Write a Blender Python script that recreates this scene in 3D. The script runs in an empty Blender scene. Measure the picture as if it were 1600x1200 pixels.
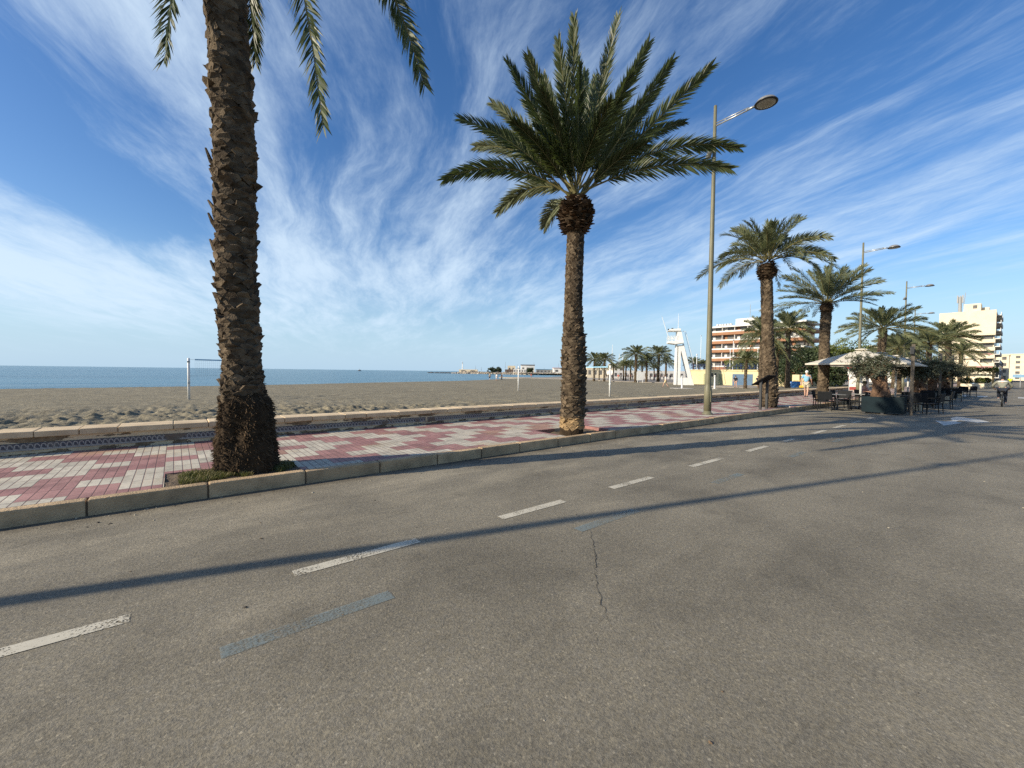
import bpy, bmesh, math, random
from mathutils import Vector, Matrix, noise as mn
sin, cos, pi, R = math.sin, math.cos, math.pi, math.radians
SC = bpy.context.scene
COL = SC.collection
V = Vector

# ------------------------------------------------------------------ camera
# world: X runs along the promenade, Y towards the sea, Z up; the photographer stands at the origin on the road
CAMZ, F, YAW, PITCH, ROLL = 1.6, 645.0, R(50.8), R(1.69), R(0.716)
_F = V((cos(YAW), sin(YAW), 0)); _R = V((sin(YAW), -cos(YAW), 0)); _U = V((0, 0, 1))
FW = _F*cos(PITCH) - _U*sin(PITCH); _up = _U*cos(PITCH) + _F*sin(PITCH)
RT = _R*cos(ROLL) + _up*sin(ROLL); UP = _up*cos(ROLL) - _R*sin(ROLL)
CAM = V((0, 0, CAMZ))
def ray(px, py): return FW + RT*((px-800)/F) + UP*((600-py)/F)
def gp(px, py, z=0.0):                      # survey helper: ground point seen at a photo pixel
    d = ray(px, py); return CAM + d*((z-CAMZ)/d.z)
def at(px, py, depth): return CAM + ray(px, py)*depth
cam = bpy.data.objects.new('camera', bpy.data.cameras.new('camera'))
COL.objects.link(cam); SC.camera = cam
cam.data.sensor_width = 36; cam.data.lens = F/1600*36; cam.data.clip_start = .05; cam.data.clip_end = 60000
m3 = Matrix((RT, UP, -FW)).transposed()
cam.matrix_world = Matrix.Translation(CAM) @ m3.to_4x4()

# ------------------------------------------------------------------ node helpers and materials
def nd(nt, typ, ins=None, **kw):
    n = nt.nodes.new('ShaderNode'+typ)
    for k, v in kw.items(): setattr(n, k, v)
    for k, v in (ins or {}).items():
        s = n.inputs[k]
        if isinstance(v, bpy.types.NodeSocket): nt.links.new(v, s)
        else: s.default_value = v
    return n
def mth(nt, op, a, b=0.0, c=0.0, clamp=False):
    return nd(nt, 'Math', {0: a, 1: b, 2: c}, operation=op, use_clamp=clamp).outputs[0]
def mixc(nt, f, a, b, blend='MIX'):
    n = nt.nodes.new('ShaderNodeMix'); n.data_type = 'RGBA'; n.blend_type = blend; n.clamp_factor = True
    for s, v in ((n.inputs[0], f), (n.inputs[6], a), (n.inputs[7], b)):
        if isinstance(v, bpy.types.NodeSocket): nt.links.new(v, s)
        else: s.default_value = v if not isinstance(v, tuple) or len(v) == 4 else (*v, 1)
    return n.outputs[2]
def ramp(nt, f, stops, interp='LINEAR'):
    n = nd(nt, 'ValToRGB', {0: f}); cr = n.color_ramp; cr.interpolation = interp
    while len(cr.elements) < len(stops): cr.elements.new(.5)
    for e, (p, c) in zip(cr.elements, stops):
        e.position = p; e.color = (c, c, c, 1) if not isinstance(c, tuple) else (*c, 1)
    return n.outputs[0]
def noi(nt, vec, scale, detail=4, rough=.55, dist=0.0, out=0):
    return nd(nt, 'TexNoise', {'Vector': vec, 'Scale': scale, 'Detail': detail, 'Roughness': rough, 'Distortion': dist}).outputs[out]
def sstep(nt, x, a, b): return nd(nt, 'MapRange', {0: x, 1: a, 2: b}, interpolation_type='SMOOTHSTEP').outputs[0]
def new_mat(name):
    m = bpy.data.materials.new(name); m.use_nodes = True
    nt = m.node_tree; b = nt.nodes['Principled BSDF']
    return m, nt, b
def setb(nt, b, **kw):
    for k, v in kw.items():
        k = k.replace('_', ' ').title() if k not in ('IOR',) else k
        s = b.inputs[k]
        if isinstance(v, bpy.types.NodeSocket): nt.links.new(v, s)
        else: s.default_value = (*v, 1) if isinstance(v, tuple) and len(v) == 3 and s.type == 'RGBA' else v
def pm(name, c1, c2=None, scale=6.0, rough=.75, bump=0.0, bscale=40.0, isl=0.0, metal=0.0, spec=.4, lo=.35, hi=.65, detail=5, trans=None, world=True, dist=.02):
    m, nt, b = new_mat(name)
    geo = nd(nt, 'NewGeometry'); vec = geo.outputs['Position'] if world else nd(nt, 'TexCoord').outputs['Object']
    c2 = c2 or tuple(x*.75 for x in c1)
    col = mixc(nt, ramp(nt, noi(nt, vec, scale, detail), [(lo, 0.0), (hi, 1.0)]), c1, c2)
    if isl:
        f = nd(nt, 'MapRange', {0: geo.outputs['Random Per Island'], 3: 1-isl, 4: 1+isl}).outputs[0]
        hs = nd(nt, 'HueSaturation', {'Color': col, 'Value': f}); col = hs.outputs[0]
    setb(nt, b, base_color=col, roughness=rough, metallic=metal)
    b.inputs['Specular IOR Level'].default_value = spec
    if bump:
        bp = nd(nt, 'Bump', {'Strength': bump, 'Distance': dist, 'Height': noi(nt, vec, bscale, 4)})
        nt.links.new(bp.outputs[0], b.inputs['Normal'])
    if trans:
        t = nd(nt, 'BsdfTranslucent', {'Color': (*trans, 1)})
        mx = nd(nt, 'MixShader', {0: .25, 1: b.outputs[0], 2: t.outputs[0]})
        nt.links.new(mx.outputs[0], nt.nodes['Material Output'].inputs[0])
    return m
MT = {}
def mat(k, *a, **kw):
    if k not in MT: MT[k] = pm(k, *a, **kw)
    return MT[k]

# ------------------------------------------------------------------ mesh helpers
class MB:
    def __init__(s): s.v = []; s.f = []; s.m = []
    def add(s, vs, fs, mi=0):
        o = len(s.v); s.v += [tuple(p) for p in vs]; s.f += [tuple(i+o for i in f) for f in fs]; s.m += [mi]*len(fs)
    def box(s, x0, y0, z0, x1, y1, z1, mi=0, M=None, bev=0.0):
        x0, x1 = min(x0, x1), max(x0, x1); y0, y1 = min(y0, y1), max(y0, y1); z0, z1 = min(z0, z1), max(z0, z1)
        if bev:
            b = min(bev, (x1-x0)/2.01, (y1-y0)/2.01, (z1-z0)/2.01)
            bm = bmesh.new(); bmesh.ops.create_cube(bm, size=1)
            for v in bm.verts: v.co = V(((x0+x1)/2+v.co.x*(x1-x0), (y0+y1)/2+v.co.y*(y1-y0), (z0+z1)/2+v.co.z*(z1-z0)))
            bmesh.ops.bevel(bm, geom=list(bm.edges), offset=b, segments=2, affect='EDGES', profile=.6)
            bm.verts.index_update(); vs = [v.co.copy() for v in bm.verts]; fs = [[v.index for v in f.verts] for f in bm.faces]; bm.free()
        else:
            vs = [V(p) for p in ((x0, y0, z0), (x1, y0, z0), (x1, y1, z0), (x0, y1, z0), (x0, y0, z1), (x1, y0, z1), (x1, y1, z1), (x0, y1, z1))]
            fs = [(0, 3, 2, 1), (4, 5, 6, 7), (0, 1, 5, 4), (1, 2, 6, 5), (2, 3, 7, 6), (3, 0, 4, 7)]
        if M: vs = [M @ v for v in vs]
        s.add(vs, fs, mi)
    def tube(s, pts, rad, n=8, mi=0, cap=True, ell=None):
        pts = [V(p) for p in pts]; k = len(pts)
        if not isinstance(rad, (list, tuple)): rad = [rad]*k
        vs = []; ref = None
        for i, p in enumerate(pts):
            t = (pts[min(i+1, k-1)]-pts[max(i-1, 0)]).normalized()
            if ref is None: ref = V((0, 0, 1)) if abs(t.z) < .9 else V((1, 0, 0))
            a = t.cross(ref).normalized(); b = t.cross(a); ref = b.cross(t) if False else ref
            for j in range(n):
                q = 2*pi*j/n; vs.append(p+(a*cos(q)+b*sin(q))*rad[i])
        fs = [(i*n+j, i*n+(j+1) % n, (i+1)*n+(j+1) % n, (i+1)*n+j) for i in range(k-1) for j in range(n)]
        if cap: fs += [tuple(range(n))[::-1], tuple((k-1)*n+j for j in range(n))]
        s.add(vs, fs, mi)
    def lathe(s, prof, c=(0, 0, 0), n=20, mi=0, M=None):
        vs = [V((c[0]+r*cos(2*pi*j/n), c[1]+r*sin(2*pi*j/n), c[2]+z)) for r, z in prof for j in range(n)]
        if M: vs = [M @ v for v in vs]
        k = len(prof)
        fs = [(i*n+j, i*n+(j+1) % n, (i+1)*n+(j+1) % n, (i+1)*n+j) for i in range(k-1) for j in range(n)]
        fs += [tuple(range(n))[::-1], tuple((k-1)*n+j for j in range(n))]
        s.add(vs, fs, mi)
    def ball(s, c, r, sc=(1, 1, 1), n=10, mi=0, jit=0.0, rnd=None):
        prof = []
        vs = [V(c)+V((0, 0, -r*sc[2]))]
        for i in range(1, n):
            t = pi*i/n
            for j in range(n):
                q = 2*pi*j/n; k = 1+(rnd.uniform(-jit, jit) if rnd else 0)
                vs.append(V(c)+V((r*sc[0]*sin(t)*cos(q)*k, r*sc[1]*sin(t)*sin(q)*k, -r*sc[2]*cos(t)*k)))
        vs.append(V(c)+V((0, 0, r*sc[2])))
        L = len(vs)-1
        fs = [(0, 1+(j+1) % n, 1+j) for j in range(n)]
        for i in range(n-2):
            for j in range(n): fs.append((1+i*n+j, 1+i*n+(j+1) % n, 1+(i+1)*n+(j+1) % n, 1+(i+1)*n+j))
        fs += [(L, 1+(n-2)*n+j, 1+(n-2)*n+(j+1) % n) for j in range(n)]
        s.add(vs, fs, mi)
    def mesh(s, name, mats, smooth=False):
        me = bpy.data.meshes.new(name); me.from_pydata(s.v, [], s.f)
        for m in (mats if isinstance(mats, (list, tuple)) else [mats]): me.materials.append(m)
        me.polygons.foreach_set('material_index', s.m)
        if smooth: me.polygons.foreach_set('use_smooth', [True]*len(s.f))
        me.update(); return me
    def build(s, name, mats, parent=None, smooth=False):
        return mobj(name, s.mesh(name, mats, smooth), parent)
def mobj(name, me, parent=None, loc=None):
    o = bpy.data.objects.new(name, me); COL.objects.link(o)
    if parent: o.parent = parent
    if loc is not None: o.location = loc
    return o
def tag(o, label=None, cat=None, group=None, kind=None):
    if label: o['label'] = label
    if cat: o['category'] = cat
    if group: o['group'] = group
    if kind: o['kind'] = kind
    return o
def thing(name, label, cat, loc=(0, 0, 0), rz=0.0, group=None, sc=1.0):
    o = bpy.data.objects.new(name, None); COL.objects.link(o); o.empty_display_size = .2
    o.location = loc; o.rotation_euler = (0, 0, rz); o.scale = sc if isinstance(sc, tuple) else (sc, sc, sc)
    return tag(o, label, cat, group)
def copy_tree(o, label=None, loc=None, rz=None, sc=None, group=None):
    def rec(a, par):
        c = a.copy(); COL.objects.link(c)
        if par: c.parent = par
        for ch in a.children: rec(ch, c)
        return c
    c = rec(o, None)
    if label: c['label'] = label
    if group: c['group'] = group
    if loc is not None: c.location = loc
    if rz is not None: c.rotation_euler = (0, 0, rz)
    if sc is not None: c.scale = (sc, sc, sc)
    return c
def struct(name, mb, mats, smooth=False): return tag(mb.build(name, mats, None, smooth), kind='structure')

# ------------------------------------------------------------------ light and sky
SUN_AZ, SUN_EL = R(180-16.6), R(24.7)          # direction towards the sun, angle from +X
sd = bpy.data.lights.new('sun', 'SUN'); sd.energy = 4.6; sd.angle = R(.53); sd.color = (1, .885, .70)
so = bpy.data.objects.new('sun', sd); COL.objects.link(so)
sdir = V((cos(SUN_AZ)*cos(SUN_EL), sin(SUN_AZ)*cos(SUN_EL), sin(SUN_EL)))
so.rotation_euler = sdir.to_track_quat('Z', 'Y').to_euler(); so.location = (0, 0, 60)
w = bpy.data.worlds.new('World'); SC.world = w; w.use_nodes = True
nt = w.node_tree; bg = nt.nodes['Background']
sky = nd(nt, 'TexSky', sky_type='NISHITA', sun_disc=False, sun_elevation=SUN_EL, sun_rotation=pi/2-SUN_AZ, altitude=0, air_density=1.0, dust_density=.6, ozone_density=2.2)
dirv = nd(nt, 'TexCoord').outputs['Generated']
sp = nd(nt, 'SeparateXYZ', {0: dirv}); X_, Y_, Z_ = sp.outputs
zz = mth(nt, 'ADD', mth(nt, 'MAXIMUM', Z_, 0.0), .09)
u, v = mth(nt, 'DIVIDE', X_, zz), mth(nt, 'DIVIDE', Y_, zz)
TH = R(70)
al = mth(nt, 'ADD', mth(nt, 'MULTIPLY', u, cos(TH)), mth(nt, 'MULTIPLY', v, sin(TH)))
ac = mth(nt, 'ADD', mth(nt, 'MULTIPLY', u, -sin(TH)), mth(nt, 'MULTIPLY', v, cos(TH)))
def cv(ka, kc, off=0.0, warp=None):
    c = mth(nt, 'MULTIPLY', ac, kc)
    if warp is not None: c = mth(nt, 'ADD', c, warp)
    return nd(nt, 'CombineXYZ', {0: mth(nt, 'MULTIPLY_ADD', al, ka, off), 1: c, 2: off*.37}).outputs[0]
warp = mth(nt, 'MULTIPLY', mth(nt, 'SUBTRACT', noi(nt, cv(.30, .45, 3.1), 1.0, 2), .5), .85)
curl = mth(nt, 'MULTIPLY', mth(nt, 'SUBTRACT', noi(nt, cv(1.1, 1.5, 5.5), 1.0, 3), .5), 1.0)
streak = noi(nt, cv(.20, 1.15, 7.7, warp), 1.0, 7, .58)
wisp = noi(nt, cv(.62, 2.1, 1.3, mth(nt, 'ADD', mth(nt, 'MULTIPLY', warp, 2.0), mth(nt, 'MULTIPLY', curl, .55))), 1.9, 10, .68, .18)
big = noi(nt, cv(.30, .40, 21.0), 1.0, 3, .5)
# thicker banks of cirrus and clear gaps, each at its own bearing and height in the sky
def blob(px, py, ra, rc, wgt):
    d = ray(px, py).normalized(); k = 1/(max(d.z, 0)+.09); a_ = (d.x*cos(TH)+d.y*sin(TH))*k; c_ = (-d.x*sin(TH)+d.y*cos(TH))*k
    q = mth(nt, 'ADD', mth(nt, 'POWER', mth(nt, 'DIVIDE', mth(nt, 'SUBTRACT', al, a_), ra), 2.0), mth(nt, 'POWER', mth(nt, 'DIVIDE', mth(nt, 'SUBTRACT', ac, c_), rc), 2.0))
    return mth(nt, 'MULTIPLY', mth(nt, 'POWER', 2.718, mth(nt, 'MULTIPLY', q, -1.0)), wgt)
dens = mth(nt, 'ADD', mth(nt, 'MULTIPLY', streak, .78), mth(nt, 'ADD', mth(nt, 'MULTIPLY', wisp, .78), mth(nt, 'MULTIPLY', big, .22)))
for b_ in [(90, 410, 1.0, .9, .30), (540, 420, 1.0, .7, .20), (300, 490, 1.2, 1.2, .20), (225, 330, .5, .30, -.25), (30, 90, .45, .4, -.2), (640, 110, .45, .25, -.12), (470, 215, .3, .25, -.06),
           (270, 90, .5, .35, .20), (620, 60, .5, .25, .05), (1000, 40, .6, .5, .06), (1350, 250, .9, .8, .03), (1500, 80, .5, .5, -.05), (900, 470, 1.2, .8, .10), (1400, 500, 1.4, 1.0, -.14), (1250, 400, .8, .3, .08)]:
    dens = mth(nt, 'ADD', dens, blob(*b_))
cl = mth(nt, 'MULTIPLY', sstep(nt, dens, .765, 1.26), .84)
cl = mth(nt, 'MULTIPLY', cl, sstep(nt, Z_, .0, .12))
skyc = nd(nt, 'HueSaturation', {'Hue': .508, 'Saturation': 1.28, 'Value': 1.06, 'Color': sky.outputs[0]}).outputs[0]
hz = mth(nt, 'MULTIPLY', sstep(nt, Z_, .26, .0), .88)
skyc = mixc(nt, hz, skyc, (3.3, 4.75, 6.2))
full = mixc(nt, cl, skyc, (5.0, 6.1, 7.2))
nt.links.new(full, bg.inputs[0]); bg.inputs[1].default_value = .10
SC.view_settings.view_transform = 'Standard'; SC.view_settings.look = 'None'; SC.view_settings.exposure = .55; SC.view_settings.gamma = 1
SC.render.engine = 'CYCLES'; SC.cycles.max_bounces = 6; SC.cycles.use_denoising = False
SC.cycles.transparent_max_bounces = 12; SC.cycles.caustics_reflective = False; SC.cycles.caustics_refractive = False
# ================================================================== SETTING
KERB_Y, WALL_Y = 6.25, 10.05
PZ, SZ, SEA_Z = .17, -.30, -.80
# --- asphalt
m, n_, b = new_mat('asphalt')
pos = nd(n_, 'NewGeometry').outputs['Position']
vo = nd(n_, 'TexVoronoi', {'Vector': pos, 'Scale': 95.0}, feature='F1')
grain = nd(n_, 'SeparateColor', {0: vo.outputs['Color']}).outputs[0]
g2 = noi(n_, pos, 38, 5, .7)
patch = noi(n_, pos, .55, 5, .6, .4)
stain = noi(n_, nd(n_, 'Mapping', {0: pos, 3: (.18, 1.1, 1)}).outputs[0], 1.3, 5, .6, .6)
spot = noi(n_, pos, 2.6, 4, .6)
val = mth(n_, 'MULTIPLY', ramp(n_, grain, [(0, .74), (.5, .97), (.88, 1.08), (.975, 1.18), (1, 1.6)]), ramp(n_, g2, [(.3, .80), (.5, 1.0), (.7, 1.17)]))
val = mth(n_, 'MULTIPLY', val, ramp(n_, patch, [(.3, .72), (.48, .98), (.68, 1.18)]))
val = mth(n_, 'MULTIPLY', val, ramp(n_, stain, [(.3, .86), (.55, 1.02), (.75, 1.10)]))
val = mth(n_, 'MULTIPLY', val, ramp(n_, spot, [(.28, .82), (.42, 1.0), (.7, 1.05)]))
hue = mixc(n_, ramp(n_, noi(n_, pos, 21, 3), [(.4, 0.0), (.6, 1.0)]), (.216, .188, .134), (.197, .175, .132))
rs = nd(n_, 'SeparateXYZ', {0: pos}); rY = rs.outputs[1]
lane = mth(n_, 'SINE', mth(n_, 'MULTIPLY', mth(n_, 'ADD', rY, mth(n_, 'MULTIPLY', noi(n_, pos, .35, 2), .8)), 3.6))      # wheel tracks polished along the road
val = mth(n_, 'MULTIPLY', val, mth(n_, 'MULTIPLY_ADD', lane, .035, 1.0))
oil = sstep(n_, mth(n_, 'ADD', noi(n_, pos, 1.15, 3, .5), mth(n_, 'MULTIPLY', noi(n_, pos, 9, 4, .7), .25)), .82, .92)
val = mth(n_, 'MULTIPLY', val, mth(n_, 'MULTIPLY_ADD', oil, -.28, 1.0))
dust = mth(n_, 'MULTIPLY', sstep(n_, mth(n_, 'ADD', noi(n_, nd(n_, 'Mapping', {0: pos, 3: (.5, 1.6, 1)}).outputs[0], 1.6, 5, .62, .4), mth(n_, 'MULTIPLY', rY, .055)), .70, .92), .55)
hue = mixc(n_, dust, hue, (.30, .26, .185))
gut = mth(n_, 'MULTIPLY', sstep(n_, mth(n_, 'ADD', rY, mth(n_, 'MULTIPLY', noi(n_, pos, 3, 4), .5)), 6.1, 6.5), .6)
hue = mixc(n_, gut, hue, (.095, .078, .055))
hsv = nd(n_, 'HueSaturation', {'Color': hue, 'Value': val})
setb(n_, b, base_color=hsv.outputs[0], roughness=.82); b.inputs['Specular IOR Level'].default_value = .35
hgt = mth(n_, 'ADD', mth(n_, 'MULTIPLY', grain, .35), mth(n_, 'MULTIPLY', noi(n_, pos, 62, 5, .7), 1.0))
bp = nd(n_, 'Bump', {'Strength': .55, 'Distance': .012, 'Height': hgt}); n_.links.new(bp.outputs[0], b.inputs['Normal'])
ASPH = m
mb = MB(); mb.add([(-70, -70, 0), (420, -70, 0), (420, KERB_Y+.05, 0), (-70, KERB_Y+.05, 0)], [(0, 1, 2, 3)]); struct('road', mb, ASPH)
# --- one ground sheet under everything on the landward and far side, reaching the horizon
mb = MB(); mb.add([(-3000, -9000, -.45), (9000, -9000, -.45), (9000, 5.5, -.45), (-3000, 5.5, -.45)], [(0, 1, 2, 3)])
struct('ground', mb, mat('earth', (.2, .18, .14), (.14, .13, .1), scale=.2, rough=.95))
# --- kerb stones
kr = random.Random(4)
STONE = mat('kerb_stone', (.54, .385, .22), (.33, .235, .135), scale=3.3, rough=.85, bump=.9, bscale=45, isl=.12, dist=.015)
mb = MB(); x = -6.0
while x < 140:
    L = kr.uniform(.88, 1.12) if x > -.2 else 1.05
    dz = kr.uniform(-.006, .006); mb.box(x+.008, KERB_Y, -.2, x+L-.008, KERB_Y+.15, PZ+.006+dz, bev=.018); x += L
struct('kerb', mb, STONE)
mb = MB(); mb.box(-6, KERB_Y+.02, -.2, 140, KERB_Y+.13, PZ-.02); struct('kerb_joint', mb, mat('joint', (.16, .12, .08), rough=.95))
# --- tiled pavement: 40 cm tiles scored into four bars, wine red and pale grey in a zigzag of rows
m, n_, b = new_mat('promenade_tiles')
pos = nd(n_, 'NewGeometry').outputs['Position']; s_ = nd(n_, 'SeparateXYZ', {0: pos})
px_ = mth(n_, 'DIVIDE', mth(n_, 'ADD', s_.outputs[0], 40.0+.93), .4); py_ = mth(n_, 'DIVIDE', mth(n_, 'SUBTRACT', WALL_Y, s_.outputs[1]), .385)
ix, iy = mth(n_, 'FLOOR', px_), mth(n_, 'FLOOR', py_)
cx = mth(n_, 'MODULO', ix, 4.0)
def eq(a, k): return mth(n_, 'COMPARE', a, k, .1)
r3 = eq(mth(n_, 'MODULO', iy, 3.0), 1.0); r6 = mth(n_, 'LESS_THAN', mth(n_, 'MODULO', iy, 6.0), 2.5)
inv = lambda a: mth(n_, 'SUBTRACT', 1.0, a)
wh = mth(n_, 'ADD', mth(n_, 'MULTIPLY', eq(cx, 0.0), r3), mth(n_, 'MULTIPLY', eq(cx, 1.0), r6))
wh = mth(n_, 'ADD', wh, mth(n_, 'ADD', mth(n_, 'MULTIPLY', eq(cx, 2.0), inv(r3)), mth(n_, 'MULTIPLY', eq(cx, 3.0), inv(r6))), clamp=True)
def groove(p, k, wdt):
    f = mth(n_, 'FRACT', mth(n_, 'MULTIPLY', p, k)); d = mth(n_, 'MINIMUM', f, mth(n_, 'SUBTRACT', 1.0, f))
    return inv(sstep(n_, d, wdt*.5, wdt))
gx = groove(px_, 4.0, .075); gy = groove(py_, 1.0, .014)
gr = mth(n_, 'MAXIMUM', gx, gy)
rnd = nd(n_, 'TexWhiteNoise', {0: nd(n_, 'CombineXYZ', {0: ix, 1: iy}).outputs[0]}, noise_dimensions='2D').outputs[0]
rnd2 = nd(n_, 'TexWhiteNoise', {0: nd(n_, 'CombineXYZ', {0: mth(n_, 'FLOOR', mth(n_, 'MULTIPLY', px_, 4.0)), 1: iy}).outputs[0]}, noise_dimensions='2D').outputs[0]
red = mixc(n_, rnd, (.39, .21, .185), (.31, .155, .14)); wht = mixc(n_, rnd, (.58, .525, .415), (.48, .435, .345))
colr = mixc(n_, wh, red, wht)
dirt = noi(n_, pos, 3.2, 6, .65, .5); dirt2 = noi(n_, pos, 26, 4, .7)
vv = mth(n_, 'MULTIPLY', ramp(n_, dirt, [(.3, .62), (.5, .96), (.7, 1.08)]), ramp(n_, dirt2, [(.28, .72), (.5, 1.0), (.75, 1.08)]))
vv = mth(n_, 'MULTIPLY', vv, mth(n_, 'MULTIPLY_ADD', rnd2, .2, .88))
colr = nd(n_, 'HueSaturation', {'Color': colr, 'Value': vv}).outputs[0]
yel = mth(n_, 'MULTIPLY', sstep(n_, noi(n_, pos, .7, 3), .56, .7), .3)
colr = mixc(n_, yel, colr, (.50, .36, .17))
colr = mixc(n_, mth(n_, 'MULTIPLY', gr, .78), colr, (.13, .07, .06))
setb(n_, b, base_color=colr, roughness=.7); b.inputs['Specular IOR Level'].default_value = .3
hh = mth(n_, 'SUBTRACT', mth(n_, 'MULTIPLY', dirt2, .15), gr)
bp = nd(n_, 'Bump', {'Strength': .6, 'Distance': .008, 'Height': hh}); n_.links.new(bp.outputs[0], b.inputs['Normal'])
PITS = [(-.12, 1.38, 7.22), (6.80, 8.55, 7.42), (20.2, 21.9, 7.6)]        # planting pits at the kerb: x0, x1, y back
mb = MB(); KY = KERB_Y+.145
def slab(x0, x1, y0, y1): mb.box(x0, y0, -.3, x1, y1, PZ)
xs = -40.0
for x0, x1, yb in PITS:
    slab(xs, x0, KY, WALL_Y+.02); slab(x0, x1, yb, WALL_Y+.02); xs = x1
slab(xs, 140, KY, WALL_Y+.02)
struct('pavement', mb, m)
SOIL = mat('soil', (.16, .115, .07), (.09, .065, .04), scale=9, rough=.95, bump=.9, bscale=30, dist=.03)
gnd = random.Random(11)
mb = MB()
for k, (x0, x1, yb) in enumerate(PITS):
    nx, ny = 26, 18; o = len(mb.v); zb = (PZ-.008, PZ-.075, PZ-.05)[k]
    vs = []
    for j in range(ny+1):
        for i in range(nx+1):
            X, Y = x0+(x1-x0)*i/nx, KY-.01+(yb-KY+.01)*j/ny
            vs.append((X, Y, zb+.022*mn.noise(V((X*7, Y*7, k)))))
    mb.add(vs, [(j*(nx+1)+i, j*(nx+1)+i+1, (j+1)*(nx+1)+i+1, (j+1)*(nx+1)+i) for j in range(ny) for i in range(nx)])
struct('soil', mb, SOIL, True)
# grass round the first palm
mb = MB()
for i in range(9000):
    a = gnd.random()*2*pi; r = gnd.random()**.6
    X = .63+cos(a)*r*.78; Y = 6.76+sin(a)*r*.44
    if mn.noise(V((X*3.0, Y*3.0, 2)))+.34*(1-r) < .06 or Y < KY+.02 or Y > 7.2 or X < .02 or X > 1.36: continue
    z = PZ-.012; hgt_ = gnd.uniform(.03, .085); q = gnd.random()*2*pi; lx, ly = cos(q)*hgt_*gnd.uniform(.3, 1), sin(q)*hgt_*gnd.uniform(.3, 1); wd = gnd.uniform(.002, .0045)
    ox, oy = -sin(q)*wd, cos(q)*wd
    mb.add([(X-ox, Y-oy, z), (X+ox, Y+oy, z), (X+lx*.5+ox*.8, Y+ly*.5+oy*.8, z+hgt_*.7), (X+lx*.5-ox*.8, Y+ly*.5-oy*.8, z+hgt_*.7), (X+lx, Y+ly, z+hgt_)], [(0, 1, 2, 3), (3, 2, 4)])
tag(mb.build('grass', mat('grass_blade', (.125, .125, .035), (.22, .17, .075), scale=5, rough=.7, isl=.35, trans=(.12, .15, .03))), 'short grass growing round the foot of the thick near palm', 'grass', kind='stuff')
# --- low sea wall
WALLX0, WALLX1 = -40, 62
m, n_, b = new_mat('wall_render')
pos = nd(n_, 'NewGeometry').outputs['Position']
base = mixc(n_, ramp(n_, noi(n_, pos, 4, 5), [(.3, 0.0), (.7, 1.0)]), (.72, .57, .36), (.55, .42, .26))
sz_ = nd(n_, 'SeparateXYZ', {0: pos})
mp = nd(n_, 'Mapping', {0: pos, 3: (1.0, 1.0, 2.6)}).outputs[0]
hole = mth(n_, 'ADD', noi(n_, mp, 1.5, 5, .55, .3), mth(n_, 'MULTIPLY', mth(n_, 'ABSOLUTE', mth(n_, 'SUBTRACT', sz_.outputs[2], .405)), -2.3))
hole2 = mth(n_, 'ADD', noi(n_, mp, 3.1, 5, .6, .5), mth(n_, 'MULTIPLY', mth(n_, 'SUBTRACT', sz_.outputs[2], .17), -1.6))
hm = mth(n_, 'MAXIMUM', sstep(n_, hole, .48, .50), sstep(n_, hole2, .50, .53))
brk = mixc(n_, ramp(n_, noi(n_, pos, 14, 4), [(.35, 0.0), (.65, 1.0)]), (.15, .10, .055), (.27, .195, .115))
cc = mixc(n_, hm, base, brk)
setb(n_, b, base_color=cc, roughness=.92)
bp = nd(n_, 'Bump', {'Strength': .9, 'Distance': .03, 'Height': mth(n_, 'SUBTRACT', mth(n_, 'MULTIPLY', noi(n_, pos, 30, 4), .25), hm)}); n_.links.new(bp.outputs[0], b.inputs['Normal'])
RENDER_ = m
m, n_, b = new_mat('scroll_tiles')           # Vitruvian scroll frieze
pos = nd(n_, 'NewGeometry').outputs['Position']; s_ = nd(n_, 'SeparateXYZ', {0: pos})
per = .072
fu = mth(n_, 'FRACT', mth(n_, 'DIVIDE', mth(n_, 'ADD', s_.outputs[0], 100), per)); fv = mth(n_, 'DIVIDE', mth(n_, 'SUBTRACT', s_.outputs[2], .245), .10)
dx = mth(n_, 'SUBTRACT', fu, .55); dy = mth(n_, 'SUBTRACT', fv, .52)
rr = mth(n_, 'SQRT', mth(n_, 'ADD', mth(n_, 'MULTIPLY', dx, dx), mth(n_, 'MULTIPLY', dy, dy)))
ring = mth(n_, 'MULTIPLY', mth(n_, 'COMPARE', rr, .38, .075), mth(n_, 'MAXIMUM', mth(n_, 'GREATER_THAN', dy, -.05), mth(n_, 'LESS_THAN', dx, .05)))
tail = mth(n_, 'MULTIPLY', mth(n_, 'COMPARE', mth(n_, 'ADD', dx, mth(n_, 'MULTIPLY', dy, -.6)), -.32, .10), mth(n_, 'LESS_THAN', dy, .1))
lite = mth(n_, 'MAXIMUM', mth(n_, 'MAXIMUM', ring, tail), mth(n_, 'LESS_THAN', mth(n_, 'ADD', fv, mth(n_, 'MULTIPLY', mth(n_, 'ABSOLUTE', dx), .25)), .24))
wear = sstep(n_, noi(n_, pos, 2.2, 5), .36, .44)
tc = mixc(n_, lite, (.055, .055, .07), (.36, .325, .285))
tc = mixc(n_, mth(n_, 'SUBTRACT', 1.0, wear), tc, (.13, .09, .06))
tc = mixc(n_, ramp(n_, noi(n_, pos, 9, 5), [(.45, 0.0), (.75, .5)]), tc, (.25, .21, .16))
setb(n_, b, base_color=tc, roughness=.5)
FRIEZE = m
sw = thing('low_wall', 'low beige promenade wall with a dark scroll-patterned tile band, between pavement and beach', 'wall', (8, WALL_Y, PZ))
def child(mbx, name, mats, par, smooth=False):          # mesh given in world coordinates, parented to a placed Empty
    o = mbx.build(name, mats, par, smooth); o.matrix_parent_inverse = (Matrix.Translation(par.location) @ par.rotation_euler.to_matrix().to_4x4() @ Matrix.Diagonal((*par.scale, 1))).inverted(); return o
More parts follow.
